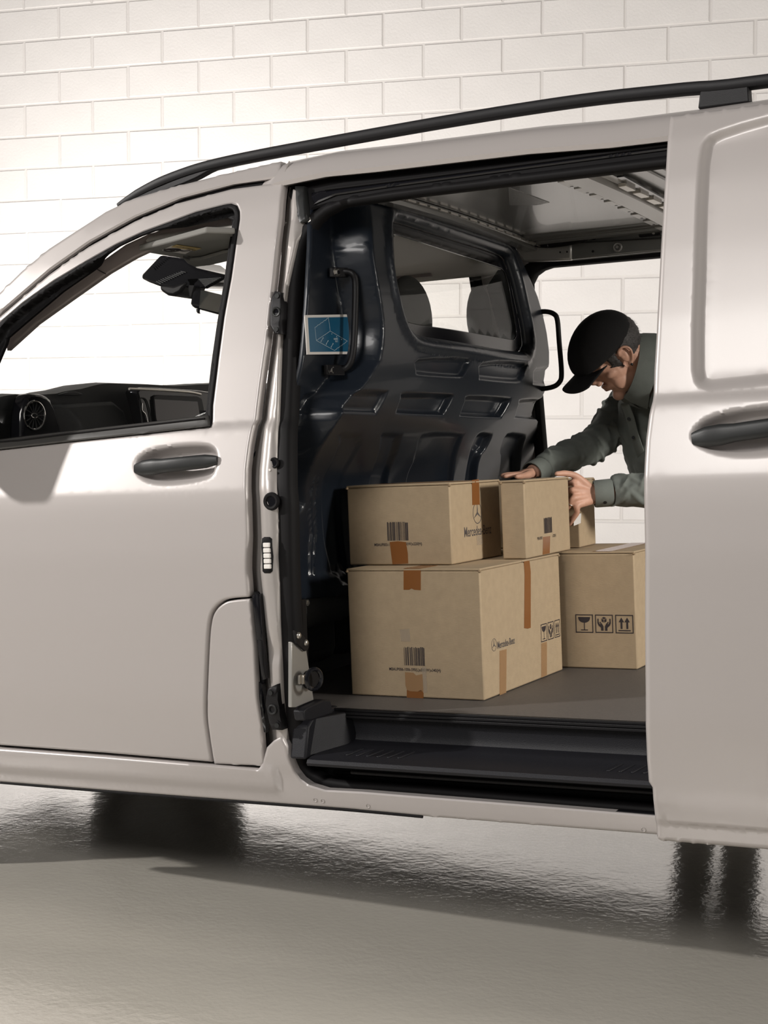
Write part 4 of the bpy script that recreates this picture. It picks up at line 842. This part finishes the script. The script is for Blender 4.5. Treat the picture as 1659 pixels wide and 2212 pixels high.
# ------------------------------------------------------------------ cardboard boxes
R3 = Matrix(RM.tolist())
class Carton:
    def __init__(s, name, label, c, t, L, W, H, group='cardboard boxes in the load space'):
        s.t, s.L, s.W, s.H = t, L, W, H; s.c = np.array(c, float)
        s.ex = np.array([math.cos(t), math.sin(t), 0]); s.ey = np.array([-math.sin(t), math.cos(t), 0])
        m = R3 @ Matrix.Rotation(t, 3, 'Z'); base = s.c-s.ex*L/2+s.ey*W/2
        s.root = empty(name, label, 'box', tuple(RM@base), m.to_euler(), group)
        b = MB().box((-L/2, -W/2, 0), (L/2, W/2, H-.006)); s.body = part(b, 'carton', 'card', s.root, bevel=.004)
        for sg in (-1, 1):                                   # top flaps meeting along the middle
            o = part(MB().box((-L/2-.001, sg*.002, H-.0052), (L/2+.001, sg*(W/2+.001), H)), 'flap', 'card', s.root, bevel=.0015)
        for a, bq in ((-1, -1), (1, -1), (1, 1)):            # dented corners, torn liner showing
            o = part(MB().ell((a*(L/2-.001), bq*(W/2-.001), H-.007), (.005, .005, .004), nu=8, nv=6), 'dented_corner', 'cardin', s.root)
    def loc(s, p): d = p-s.c; return np.array([d@s.ex-0+s.L/2, d@s.ey-s.W/2, d[2]])
    def px(s, face, px, py):
        r = rl(px, py); n, q = (s.ey, s.c) if face == 'F' else (s.ex, s.c)
        if face == 'T': n, q = np.array([0, 0, 1.]), s.c+np.array([0, 0, s.H])
        t = ((q-CL)@n)/(r@n); return s.loc(CL+t*r)
    def out(s, face): return np.array({'F': (0, -1, 0), 'R': (1, 0, 0), 'T': (0, 0, 1)}[face], float)
    def axes(s, face): return {'F': ((1, 0, 0), (0, 0, 1)), 'R': ((0, 1, 0), (0, 0, 1))}[face]
    def strip(s, face, pts, m='tape', name='tape', d=.0006):
        n = s.out(face); return part(MB().prism([s.px(face, *p)+n*.0002 for p in pts], n*d), name, m, s.root, smooth=0)
    def lid(s, face, pa, pb, wd, m='tape'):                   # the tape running on over the lid
        a, b = s.px(face, *pa), s.px(face, *pb); n = s.out(face); z = s.H+.0004
        a = a*1.; b = b*1.; a[2] = b[2] = z; e = -n*wd
        part(MB().prism([a+n*.0008, b+n*.0008, b+e, a+e], (0, 0, .0005)), 'tape', m, s.root, smooth=0)
    def text(s, face, px, py, body, size, m='print', sx=1., bold=0., align='CENTER'):
        ex, ey = s.axes(face); p = s.px(face, px, py)+s.out(face)*.0005
        return text(body, size, m, s.root, frame(p, ex, ey), 'lettering', sx, align, bold)
    def bars(s, face, quad, seed):
        q = [s.px(face, *p) for p in quad]; ex, ey = map(np.array, s.axes(face)); n = s.out(face)*.0005
        q0 = q[0]; wdt = (q[1]-q0)@ex; hgt = (q0-q[3])@ey; rnd = random.Random(seed); x = 0.; mb = MB()
        while x < wdt-.0005:
            w = rnd.choice((.0009, .0009, .0018, .0027, .0036)); w = min(w, wdt-x); a = q0+ex*x+n; tp = rnd.choice((0, 0, .002))
            mb.add([a-ey*hgt, a+ex*w-ey*hgt, a+ex*w-ey*tp, a-ey*tp], [(0, 1, 2, 3)]); x += w+rnd.choice((.0008, .0008, .0016))
        return part(mb, 'barcode', 'print', s.root, smooth=0)
    def poly(s, face, O, sc, polys, name, m='print'):
        ex, ey = map(np.array, s.axes(face)); n = s.out(face)*.0005; mb = MB()
        for P in polys: mb.add([O+ex*a*sc[0]+ey*b*sc[1]+n for a, b in P], [tuple(range(len(P)))])
        return part(mb, name, m, s.root, smooth=0)
def sq(x0, y0, x1, y1): return [(x0, y0), (x1, y0), (x1, y1), (x0, y1)]
def border(w): return [sq(0, 0, 1, w), sq(0, 1-w, 1, 1), sq(0, w, w, 1-w), sq(1-w, w, 1, 1-w)]
def glass_sym():
    bowl = [(.16, .86), (.84, .86), (.83, .76), (.78, .66), (.69, .59), (.58, .55), (.42, .55), (.31, .59), (.22, .66), (.17, .76)]
    return border(.055)+[bowl, sq(.475, .16, .525, .56), sq(.30, .13, .70, .18)]
def hands_sym():
    r = border(.055)
    for m in (0, 1):
        f = (lambda x: 1-x) if m else (lambda x: x)
        P = [(.32, .12), (.46, .12), (.46, .36), (.40, .48), (.28, .62), (.24, .60), (.30, .48), (.26, .48), (.20, .60), (.20, .78), (.13, .78), (.12, .54), (.18, .40), (.32, .28)]
        r.append([(f(x), y) for x, y in (P if not m else P[::-1])])
    r += [[(.5, .88), (.37, .81), (.5, .745), (.63, .81)], [(.36, .79), (.485, .72), (.485, .56), (.36, .63)], [(.64, .79), (.515, .72), (.515, .56), (.64, .63)][::-1]]
    return r
def arrows_sym():
    r = border(.055)+[sq(.16, .12, .84, .18)]
    for c in (.34, .66): r += [sq(c-.055, .24, c+.055, .60), [(c-.15, .60), (c+.15, .60), (c, .86)]]
    return r
def emblem(box, face, px, py, r, m='greyprint'):
    O = box.px(face, px, py); n = 36; P = []
    for k in range(n):
        a, b = 2*math.pi*k/n, 2*math.pi*(k+1)/n
        P.append([(.92*math.cos(a), .92*math.sin(a)), (math.cos(a), math.sin(a)), (math.cos(b), math.sin(b)), (.92*math.cos(b), .92*math.sin(b))])
    for k in range(3):
        t = math.pi/2+2*math.pi*k/3; w = .11; c, s_ = math.cos(t), math.sin(t)
        for sg in (1, -1):
            q = t+sg*math.pi/3; tri = [(0, 0), (.13*math.cos(q), .13*math.sin(q)), (.93*c, .93*s_)]
            P.append(tri if sg < 0 else tri[::-1])
    return box.poly(face, O, (r, r), P, 'emblem', m)
def serif(box, face, px, py, size, sx, m='greyprint'):
    return box.text(face, px, py, 'Mercedes-Benz', size, m, sx, .0004)

B = Carton('cardboard_box', 'large cardboard box on the cargo floor in front, bottom of the left stack', (.3794, .3827, .554), -.025, .3879, .5535, .3374)
B.bars('F', [(872, 1397), (917, 1397), (918, 1437), (872, 1437)], 3)
B.text('F', 896, 1447, 'MBAUP006-1006-590(L)x380(W)x340(H)', .0108, 'print', .82, .0002)
B.strip('F', [(872, 1229), (909, 1229), (909, 1275), (895, 1274), (889, 1271), (884, 1274), (872, 1274)])
B.lid('F', (872, 1229), (909, 1229), .10)
B.strip('F', [(875, 1452), (893, 1453), (899, 1459), (913, 1456), (915, 1494), (880, 1493), (876, 1480)], 'tape2')
B.strip('F', [(879, 1490), (886, 1493), (902, 1494), (909, 1490), (915, 1496), (915, 1509), (879, 1507)])
B.strip('F', [(911, 1440), (921, 1440), (923, 1496), (915, 1497)], 'clear', 'clear_tape')
B.strip('F', [(864, 1360), (885, 1358), (887, 1386), (866, 1385)], 'clear', 'clear_tape')
B.strip('R', [(1131, 1211), (1143, 1209), (1146, 1235), (1146, 1356), (1140, 1358), (1132, 1357), (1133, 1240)])
B.strip('R', [(1079, 1406), (1094, 1402), (1093, 1496), (1079, 1502)], 'tape2')
B.strip('R', [(1169, 1390), (1181, 1386), (1181, 1458), (1169, 1464)], 'tape2')
emblem(B, 'R', 1067, 1393, .0165)
serif(B, 'R', 1093, 1389, .0265, .70)
bq = [B.px('R', 1169, 1391), B.px('R', 1212, 1376)]
for k, (a, b, fn, nm) in enumerate(((1169, 1182, glass_sym, 'fragile_symbol'), (1184, 1196.5, hands_sym, 'care_symbol'), (1198.5, 1210, arrows_sym, 'upright_symbol'))):
    p, q = B.px('R', a, 1388-(a-1169)*.33), B.px('R', b, 1388-(b-1169)*.33); B.poly('R', p, (q[1]-p[1], .050), fn(), nm)
ZT = .554+.3374+.0015
A = Carton('cardboard_box', 'smaller cardboard box with star emblem on its side, on top of the front box', (.2531, .4978, ZT), -.0164, .3109, .3356, .2175)
A.bars('F', [(836, 1128), (881, 1126), (882, 1167), (837, 1168)], 5)
A.text('F', 827, 1177, 'MBAUP003-10', .0108, 'print', .80, .0002); A.text('F', 894, 1175, '0(W)x220(H)', .0108, 'print', .82, .0002)
A.strip('F', [(842, 1171), (860, 1169), (877, 1171), (881, 1195), (882, 1217), (848, 1219), (845, 1195)])
A.strip('R', [(1019, 1037), (1034, 1035), (1035, 1060), (1036, 1090), (1020, 1091)])
A.lid('R', (1019, 1040), (1034, 1039), .30)
emblem(A, 'R', 1031, 1108, .030); serif(A, 'R', 1032, 1147, .038, .78)
A.strip('R', [(1029, 1158), (1041, 1156), (1043, 1176), (1030, 1178)], 'clear', 'clear_tape')
D = Carton('cardboard_box', 'cardboard box gripped at its right edge by the man, barcode above short tape strip', (.3889, .692, ZT), .0072, .070, .3676, .2154)
D.bars('R', [(1174, 1119), (1191.5, 1116), (1191.5, 1150), (1174, 1153)], 8)
D.text('R', 1166, 1163, 'MBAUP003', .0120, 'print', .75, 0); D.text('R', 1197, 1157, 'x220(H)', .0120, 'print', .75, 0)
D.strip('R', [(1173, 1160), (1188, 1158), (1187, 1195), (1172, 1198)])
G = Carton('cardboard_box', 'cardboard box with white label behind the hand with the ring', (.3850, 1.150, ZT), .03, .30, .165, .2075)
G.strip('R', [(1240, 1111), (1255, 1109), (1254, 1130), (1239, 1136)], 'paper', 'paper_label')
G.text('R', 1252, 1110, 'x', .03, 'print', .9)
Ebox = Carton('cardboard_box', 'cardboard box with three black handling symbols, on the floor by the sliding door', (.6010, .9840, .554), 0., .58, .38, .3374)
for a, b, y0, y1, fn, nm in ((1244, 1282, 1366.5, 1327, glass_sym, 'fragile_symbol'), (1286.5, 1325, 1367, 1327.5, hands_sym, 'care_symbol'), (1330, 1369, 1368, 1328, arrows_sym, 'upright_symbol')):
    p, q, r = Ebox.px('F', a, y0), Ebox.px('F', b, y0), Ebox.px('F', a, y1); Ebox.poly('F', p, (q[0]-p[0], r[2]-p[2]), fn(), nm)
Ebox.lid('F', (1280, 1190), (1320, 1190), .38)
# ------------------------------------------------------------------ the man leaning in from the far side
man = empty('person', 'man in black cap and sage shirt leaning in from far side, hands on a box', 'person', tuple(P3(1560, 945, 5.2)*np.array([1, 1, 0])))
mo_ = np.array(man.location)
rho = math.radians(15)
hf = -.75*rt-.66*zz; hf /= np.linalg.norm(hf); u0 = -.66*rt+.75*zz; u0 /= np.linalg.norm(u0); l0 = -fw
hu = math.cos(rho)*u0+math.sin(rho)*l0; hl_ = math.cos(rho)*l0-math.sin(rho)*u0
Hc = P3(1339, 758, 4.66)
def HP(f, l, u): return Hc+hf*f+hl_*l+hu*u
AX = (hf, hl_, hu)
def finish(mb, name, m, vox, smooth_it=4, disp=None, parent=man):
    o = mk(name, [np.array(v)-mo_ for v in mb.v], mb.f, m, parent, smooth=180)
    r = o.modifiers.new('remesh', 'REMESH'); r.mode = 'VOXEL'; r.voxel_size = vox; r.use_smooth_shade = True
    if smooth_it: s = o.modifiers.new('smooth', 'SMOOTH'); s.factor = .5; s.iterations = smooth_it
    if disp:
        t = bpy.data.textures.new('folds', 'CLOUDS'); t.noise_scale = disp[0]; t.noise_depth = 2
        d = o.modifiers.new('folds', 'DISPLACE'); d.texture = t; d.strength = disp[1]; d.mid_level = .5
    return o
def mpart(mb, name, m, parent=man, **k):
    return mk(name, [np.array(v)-mo_ for v in mb.v], mb.f, m, parent, k.get('smooth', 50), k.get('label'))
hips = P3(1560, 1105, 5.2); neck = P3(1412, 808, 4.84)
sh_n, el_n, wr_n = P3(1452, 862, 4.66), P3(1462, 1052, 4.36), P3(1286, 1067, 4.375)
sh_f, el_f, wr_f = P3(1362, 872, 5.08), P3(1290, 957, 4.95), P3(1150, 1021, 4.70)
tor = [P3(1404, 828, 4.87), P3(1424, 900, 4.90), P3(1442, 990, 4.97), P3(1488, 1060, 5.08), hips]
side = (sh_n-sh_f)/np.linalg.norm(sh_n-sh_f)
body = MB()
# head
body.ell(HP(.012, 0, .045), (.098, .075, .094), AX, 28, 20).ell(HP(.050, 0, -.018), (.055, .061, .078), AX).ell(HP(.042, 0, -.075), (.058, .052, .045), AX).ell(HP(.088, 0, -.108), (.022, .023, .020), AX)
body.ell(HP(.104, 0, -.008), (.017, .016, .030), AX).ell(HP(.060, 0, .012), (.056, .060, .05), AX).tube([HP(.112, 0, .026), HP(.116, 0, .004), HP(.127, 0, -.022), HP(.131, 0, -.030)], [.009, .010, .0125, .011], 12, 5).ell(HP(.118, .012, -.034), (.012, .008, .009), AX).ell(HP(.118, -.012, -.034), (.012, .008, .009), AX)
body.tube([HP(.084, .054, .012), HP(.103, .030, .022), HP(.109, 0, .022), HP(.103, -.030, .022), HP(.084, -.054, .012)], .011, 10, 5)
for s in (1, -1):
    body.ell(HP(.070, s*.046, -.022), (.024, .016, .015), AX).ell(HP(.086, s*.030, .000), (.012, .016, .009), AX).ell(HP(.060, s*.042, -.062), (.028, .014, .03), AX)
    body.tube([HP(.098, s*.018, -.045), HP(.092, s*.030, -.062), HP(.082, s*.032, -.085)], [.004, .005, .003], 8, 4)
    e = [HP(-.004+.026*math.sin(t)*(1 if t < math.pi else .6)-.004*math.cos(t), s*(.080+.006*math.cos(t)), -.002+.034*math.cos(t)) for t in np.linspace(0, 2*math.pi, 18, endpoint=False)]
    body.tube([HP(0.024, s*.074, .012), HP(0.020, s*.081, .028), HP(0.004, s*.087, .034), HP(-0.011, s*.091, .022), HP(-0.012, s*.089, .002), HP(-0.002, s*.083, -.018), HP(0.012, s*.077, -.030)], [.004, .005, .0052, .005, .0048, .005, .007], 8, 5)
    body.ell(HP(0.006, s*.076, .004), (.020, .006, .026), AX).ell(HP(0.012, s*.077, -.030), (.008, .006, .009), AX).tube([HP(0.020, s*.078, .006), HP(0.008, s*.080, -.004), HP(0.006, s*.080, .012)], .004, 8, 4)
body.tube([HP(.099, .024, -.060), HP(.112, .008, -.055), HP(.113, 0, -.056), HP(.112, -.008, -.055), HP(.099, -.024, -.060)], .0062, 8, 4).tube([HP(.096, .022, -.067), HP(.109, .006, -.068), HP(.109, -.006, -.068), HP(.096, -.022, -.067)], .0068, 8, 4)
body.tube([HP(-.012, 0, -.02), HP(-.022, 0, -.06), P3(1388, 797, 4.76), neck], [.058, .056, .058, .066], 18, 5)
# trunk, arms, legs
body.tube(tor, [.09, .12, .12, .115, .12], 20, 5).ell(neck+(tor[1]-neck)*.3, (.10, .16, .09), (rt, side, zz)).ell(tor[1], (.10, .15, .13), (rt, side, zz))
body.tube([neck-zz*.03, sh_n, sh_n+(el_n-sh_n)*.5, el_n, el_n+(wr_n-el_n)*.35, wr_n], [.045, .046, .040, .034, .034, .026], 14, 6)
body.tube([neck-zz*.03, sh_f, sh_f+(el_f-sh_f)*.5, el_f, el_f+(wr_f-el_f)*.35, wr_f], [.045, .046, .040, .034, .033, .026], 14, 6)
fd = neck-hips; fd[2] = 0; fd /= np.linalg.norm(fd); ld = np.cross(zz, fd)
legs = []
for s in (1, -1):
    h = hips+ld*.09*s-zz*.05; k = h+fd*.04-zz*(h[2]-.50); a = k-fd*.05; a[2] = .09; legs.append((h, k, a))
    body.tube([h, h+(k-h)*.5, k, k+(a-k)*.35, a], [.088, .075, .055, .055, .038], 14, 5); body.tube([a-fd*.04-zz*.04, a+fd*.06-zz*.045, a+fd*.17-zz*.06], [.036, .034, .024], 10, 4)
body.ell(hips, (.12, .16, .12), (fd, ld, zz))
# hands: palm, four jointed fingers, thumb
def hand(wr, kn, fingers, thumb, pr, fr_=.0082):
    kc = sum(kn)/4; nrm = np.cross(kc-wr, kn[0]-kn[3]); nrm /= np.linalg.norm(nrm); lat = (kn[0]-kn[3]); lat /= np.linalg.norm(lat); ax = (kc-wr)/np.linalg.norm(kc-wr)
    for i in range(4): body.tube([wr+(kn[i]-kc)*.35, wr+(kn[i]-wr)*.55+(kn[i]-kc)*.1, kn[i]], [.017, .0155, .0105], 10, 4)
    body.ell(wr+(kc-wr)*.55, (np.linalg.norm(kc-wr)*.5, .034, .0125), (ax, lat, nrm))
    for i, f in enumerate(fingers): body.tube([wr+(kn[i]-wr)*.6, kn[i]]+f, [fr_*1.15, fr_*1.2, fr_, fr_*1.05, fr_*.92, fr_*.72][:len(f)+2], 10, 5); body.ell(f[-1], (fr_*.75,)*3)
    body.tube([wr+(thumb[0]-wr)*.2]+thumb, [.015, .0135, .0105, .0100, .0078], 10, 5); body.ell(thumb[-1], (.0076,)*3)
kn = [P3(1240, 1043, 4.333), P3(1237, 1059, 4.318), P3(1239, 1076, 4.313), P3(1246, 1092, 4.318)]
fg = [[P3(1224, 1046, 4.363), P3(1212, 1056, 4.388), P3(1203, 1066, 4.398)], [P3(1219, 1063, 4.353), P3(1206, 1073, 4.383), P3(1197, 1082, 4.393)],
      [P3(1229, 1093, 4.323), P3(1222, 1106, 4.348), P3(1214, 1116, 4.378)], [P3(1247, 1107, 4.323), P3(1238, 1120, 4.333), P3(1230, 1133, 4.343)]]
th = [P3(1263, 1044, 4.348), P3(1243, 1028, 4.333), P3(1222, 1023, 4.313), P3(1203, 1023.5, 4.293)]
hand(wr_n, kn, fg, th, 0)
wz = lambda px, py, d: P3(px, py, d)
kn2 = [P3(1126, 1024.5, 4.67), P3(1122, 1024.0, 4.69), P3(1121, 1024.0, 4.71), P3(1124, 1024.0, 4.73)]
fg2 = [[P3(1110, 1025.5, 4.65), P3(1100, 1027.0, 4.64), P3(1090, 1028.5, 4.63)], [P3(1106, 1024.5, 4.675), P3(1095, 1025.5, 4.67), P3(1084, 1027.5, 4.665)], [P3(1107, 1024.5, 4.70), P3(1098, 1025.5, 4.70), P3(1089, 1026.5, 4.70)], [P3(1112, 1024.5, 4.725), P3(1105, 1025.5, 4.73), P3(1098, 1026.5, 4.73)]]
hand(wr_f, kn2, fg2, [P3(1141, 1025.5, 4.66), P3(1132, 1027.5, 4.64), P3(1124, 1028.5, 4.625), P3(1116, 1029.5, 4.615)], 0)
bo_ = finish(body, 'body', 'skin', .0034, 3); bo_['label'] = 'tanned skin of face, neck and hands'
# wedding ring, ear stud
a, b = kn[2], fg[2][0]; mpart(MB().ring(a+(b-a)*.72, b-a, .0105, .0013, 24, 8), 'finger_ring', 'zinc', label='silver ring')
mpart(MB().ell(HP(.011, .085, -.031), (.0045, .004, .0045), AX, 10, 8), 'ear_stud', 'gloss')
for s in (1, -1):
    mpart(MB().tube([HP(.090, s*.042, -.003), HP(.0985, s*.031, -.006), HP(.098, s*.020, -.003)], .0012, 6, 4), 'eyelashes', 'hair')
    mpart(MB().tube([HP(.083, s*.052, .016), HP(.104, s*.034, .029), HP(.110, s*.014, .027)], [.002, .0042, .003], 8, 5), 'eyebrow', 'hair')
# hair: short grey shell at temples and nape
hv = []; hfc = []
nu, nv = 60, 40
for j in range(nv+1):
    for i in range(nu):
        t, p = math.pi*j/nv, 2*math.pi*i/nu; q = (.103*math.sin(t)*math.cos(p), .0805*math.sin(t)*math.sin(p), .098*math.cos(t)); hv.append((q[0]+.012, q[1], q[2]+.043))
def hair_ok(c):
    f, l, u = c
    if u > .085: return False
    if f < -.004: return u > -.055-.25*max(0, -.06-f)
    if f < .030: return u > .028 
    return f < .062 and u > -.038+.9*max(0, f-.042)
for j in range(nv):
    for i in range(nu):
        q = (j*nu+i, j*nu+(i+1) % nu, (j+1)*nu+(i+1) % nu, (j+1)*nu+i)
        if hair_ok(np.mean([hv[k] for k in q], 0)): hfc.append(q)
us = sorted(set(k for q in hfc for k in q)); rmp = {k: i for i, k in enumerate(us)}
hm = MB().add([HP(*(np.array(hv[k])*np.array([1, 1, 1])+np.random.normal(0, .0012, 3))) for k in us], [tuple(rmp[k] for k in q) for q in hfc]); ho = mpart(hm, 'hair', 'hair')
q_ = ho.modifiers.new('t', 'SOLIDIFY'); q_.thickness = .006
hr = MB()
rr = random.Random(4)
for k in rr.sample(us, min(len(us), 330)):
    p = np.array(hv[k]); n = p-np.array([0, 0, .043]); n /= np.linalg.norm(n); d = n*.35+np.array([-.45, 0, -.8]); d /= np.linalg.norm(d); d = d*.009
    a = p; hr.add([HP(*(a+np.array([.0007, 0, 0]))), HP(*(a-np.array([.0007, 0, 0]))), HP(*(a+d+n*.002))], [(0, 1, 2)])
hs = mpart(hr, 'hair_strands', 'hair', ho, smooth=0); hs['kind'] = 'stuff'
# cap: dome, brim, button, strap
cp = []; nu, nv = 48, 14
for j in range(nv+1):
    for i in range(nu):
        p = 2*math.pi*i/nu; t = (math.pi/2*1.25)*j/nv; f, l, u = math.sin(t)*math.cos(p), math.sin(t)*math.sin(p), math.cos(t)
        seam = 1-.012*math.exp(-((math.sin(p*3))/.10)**2)*math.sin(t); flat_ = 1+.05*math.sin(t)**4
        cp.append(HP(.038+.116*f*seam*flat_, .089*l*seam*flat_, .056+.096*u*(1 if u > 0 else .55)+.020*(f if u < .4 else f*.4)*0-.012*f))
cf_ = [(j*nu+i, j*nu+(i+1) % nu, (j+1)*nu+(i+1) % nu, (j+1)*nu+i) for j in range(nv) for i in range(nu)]
co = mpart(MB().add(cp, cf_), 'cap', 'cap', smooth=80); q_ = co.modifiers.new('t', 'SOLIDIFY'); q_.thickness = .003; q_.offset = 0
bv_ = []; nb = 22
for i in range(nb+1):
    a = math.radians(-72+144*i/nb); l = math.sin(a)
    for r in (0, .33, .66, .9, 1.):
        f0, lb_ = .040+.106*math.cos(a), .085*math.sin(a); f1 = .100+.120*math.cos(a)**.55 if abs(a) < 1.5 else .085; ll = .085*math.sin(a)*(1+.10*r)
        f = f0+(f1-f0)*r; u = .045-.012*f0/.1-.0-.024*l*l*(1-.0*r)-.012*r+.004
        bv_.append(HP(f, lb_+(ll-lb_)*r, u))
bf_ = [(i*5+k, i*5+k+1, (i+1)*5+k+1, (i+1)*5+k) for i in range(nb) for k in range(4)]
br = mpart(MB().add(bv_, bf_), 'cap_brim', 'cap', co, smooth=80); q_ = br.modifiers.new('t', 'SOLIDIFY'); q_.thickness = .004; q_.offset = 0
mpart(MB().ell(HP(.040, 0, .148), (.007, .007, .004), AX, 12, 8), 'cap_button', 'cap', co)
mpart(MB().bar(HP(-.073, -.025, .040), HP(-.077, .030, .042), .004, .016, hu), 'cap_strap', 'handle', co)
mpart(MB().ring(HP(.03, .082, .10), hl_*.8+hu*.6, .003, .0009, 12, 6), 'cap_eyelet', 'cap', co)
# shirt
shm = MB(); shm.ell(P3(1400, 806, 4.80), (.075, .135, .115), (rt, -fw, zz)).tube([neck+(tor[0]-neck)*.2]+tor[1:], [.10, .138, .138, .135, .145], 24, 5).ell(neck+(tor[1]-neck)*.35, (.11, .19, .085), (rt, side, zz)).ell(tor[1], (.115, .17, .13), (rt, side, zz))
def sleeve(s0, e, w, r, seed, cuff):
    rnd = random.Random(seed); d = (w-e)/np.linalg.norm(w-e); ca = w-d*.052; cb = w+d*.004
    P = [neck+(s0-neck)*.35-zz*.02, s0, s0+(e-s0)*.5, e, e+(ca-e)*.5, ca]
    shm.tube(P, r, 20, 6)
    sp = spline([s0, s0+(e-s0)*.5, e, e+(ca-e)*.5, ca], 5); rad = np.interp(np.linspace(0, 1, len(sp)), np.linspace(0, 1, 5), r[1:])
    for k in range(len(sp)-2):                                # slanting creases gathered along the sleeve
        for q in range(2):
            t = sp[k+1]-sp[k]; t /= np.linalg.norm(t); a = np.cross(t, (.2, .3, .93)); a /= np.linalg.norm(a); b = np.cross(t, a); ph = rnd.uniform(0, 6.28); sl = rnd.uniform(.02, .05)*rnd.choice((-1, 1)); pts = []
            for m in np.linspace(-1, 1, 7): pts.append(sp[k]+t*sl*m+(a*math.cos(ph+m*1.0)+b*math.sin(ph+m*1.0))*(rad[k]-.003+.004*(1-m*m)))
            shm.tube(pts, [.002, .0085, .002], 8, 3)
    # cuff
    n = 28; a = np.cross(d, (.2, .3, .93)); a /= np.linalg.norm(a); b = np.cross(d, a); V = []
    for t, rr_ in ((0., cuff*1.0), (.004, cuff*1.06), (.05, cuff*1.04), (.056, cuff*1.0), (.056, cuff*.93), (.0, cuff*.93)):
        V += [ca+d*t+rr_*(a*math.cos(2*math.pi*k/n)*1.08+b*math.sin(2*math.pi*k/n)*.95) for k in range(n)]
    c = mpart(MB().add(V, [(j*n+k, j*n+(k+1) % n, ((j+1) % 6)*n+(k+1) % n, ((j+1) % 6)*n+k) for j in range(6) for k in range(n)]), 'cuff', 'shirt', shirt_root, smooth=40)
    mpart(MB().disc(ca+d*.028+(-zz*.6-fw*.8)*cuff*1.0, -zz*.6-fw*.8, .0055, .003, 12), 'cuff_button', 'handle', c)
shirt_root = man
sleeve(sh_n, el_n, wr_n, [.07, .078, .068, .062, .054, .044], 3, .0415)
sleeve(sh_f, el_f, wr_f, [.07, .078, .068, .058, .050, .040], 5, .037)
so1 = finish(shm, 'shirt', 'shirt', .0042, 3, (.07, .020)); so1['label'] = 'sage grey long-sleeved shirt'
# collar: a folded band round the neck
cn = []; K = 30; c0 = P3(1376, 800, 4.70); nd = -rt*.95+zz*.22-fw*.15; nd /= np.linalg.norm(nd)
gap = -zz-nd*((-zz)@nd); gap /= np.linalg.norm(gap); gb = np.cross(nd, gap)
for i in range(K+1):
    t = math.radians(-165+330*i/K); rr_ = 1/math.hypot(math.cos(t)/.104, math.sin(t)/.090); dr_ = gap*math.cos(t)+gb*math.sin(t); pt = .022*max(0, abs(t)/2.88-.8)*5
    for r, h in ((-.006, .030), (-.003, -.030), (.004, -.032), (.006, -.004), (.018, -.026-pt), (.022, -.030-pt), (.014, .006), (.003, .032)):
        cn.append(c0-gap*.004+(-dr_)*(rr_+r)+nd*h)
cfs = [(i*8+k, i*8+(k+1) % 8, (i+1)*8+(k+1) % 8, (i+1)*8+k) for i in range(K) for k in range(8)]+[tuple(range(8)), tuple(range(K*8, K*8+8))]
mpart(MB().add(cn, cfs), 'collar', 'shirt', so1, smooth=60)
# placket and buttons down the front
fx = lambda p, d: p-rt*d
pls = [P3(1350, 872, 4.74), P3(1362, 905, 4.765), P3(1372, 945, 4.80), P3(1388, 990, 4.86), P3(1402, 1020, 4.92)]
mpart(MB().tube(pls, .012, 10, 5, flat=((.6, -.3, .3), .25, 1.3)), 'placket', 'shirt', so1)
for p in (pls[1], pls[2], pls[3]): mpart(MB().disc(p-fw*.004-rt*.006, -fw-rt*.6, .0055, .003, 12), 'button', 'handle', so1)
# trousers, belt line and boots
tr = MB()
for s, (h, k, a) in zip((1, -1), legs): tr.tube([h+zz*.04, h+(k-h)*.5, k, k+(a-k)*.4, a+zz*.01], [.105, .092, .075, .072, .062], 18, 5)
tr.ell(hips+zz*.0, (.135, .175, .13), (fd, ld, zz)); finish(tr, 'trousers', 'trouser', .006, 4, (.08, .012))
for h, k, a in legs:
    bt = MB().tube([a-fd*.05-zz*.035, a+fd*.03-zz*.03, a+fd*.11-zz*.045, a+fd*.19-zz*.058], [.044, .048, .045, .026], 14, 5).tube([a+zz*.06, a-zz*.03], .047, 14, 1); finish(bt, 'boot', 'boot', .005, 3)
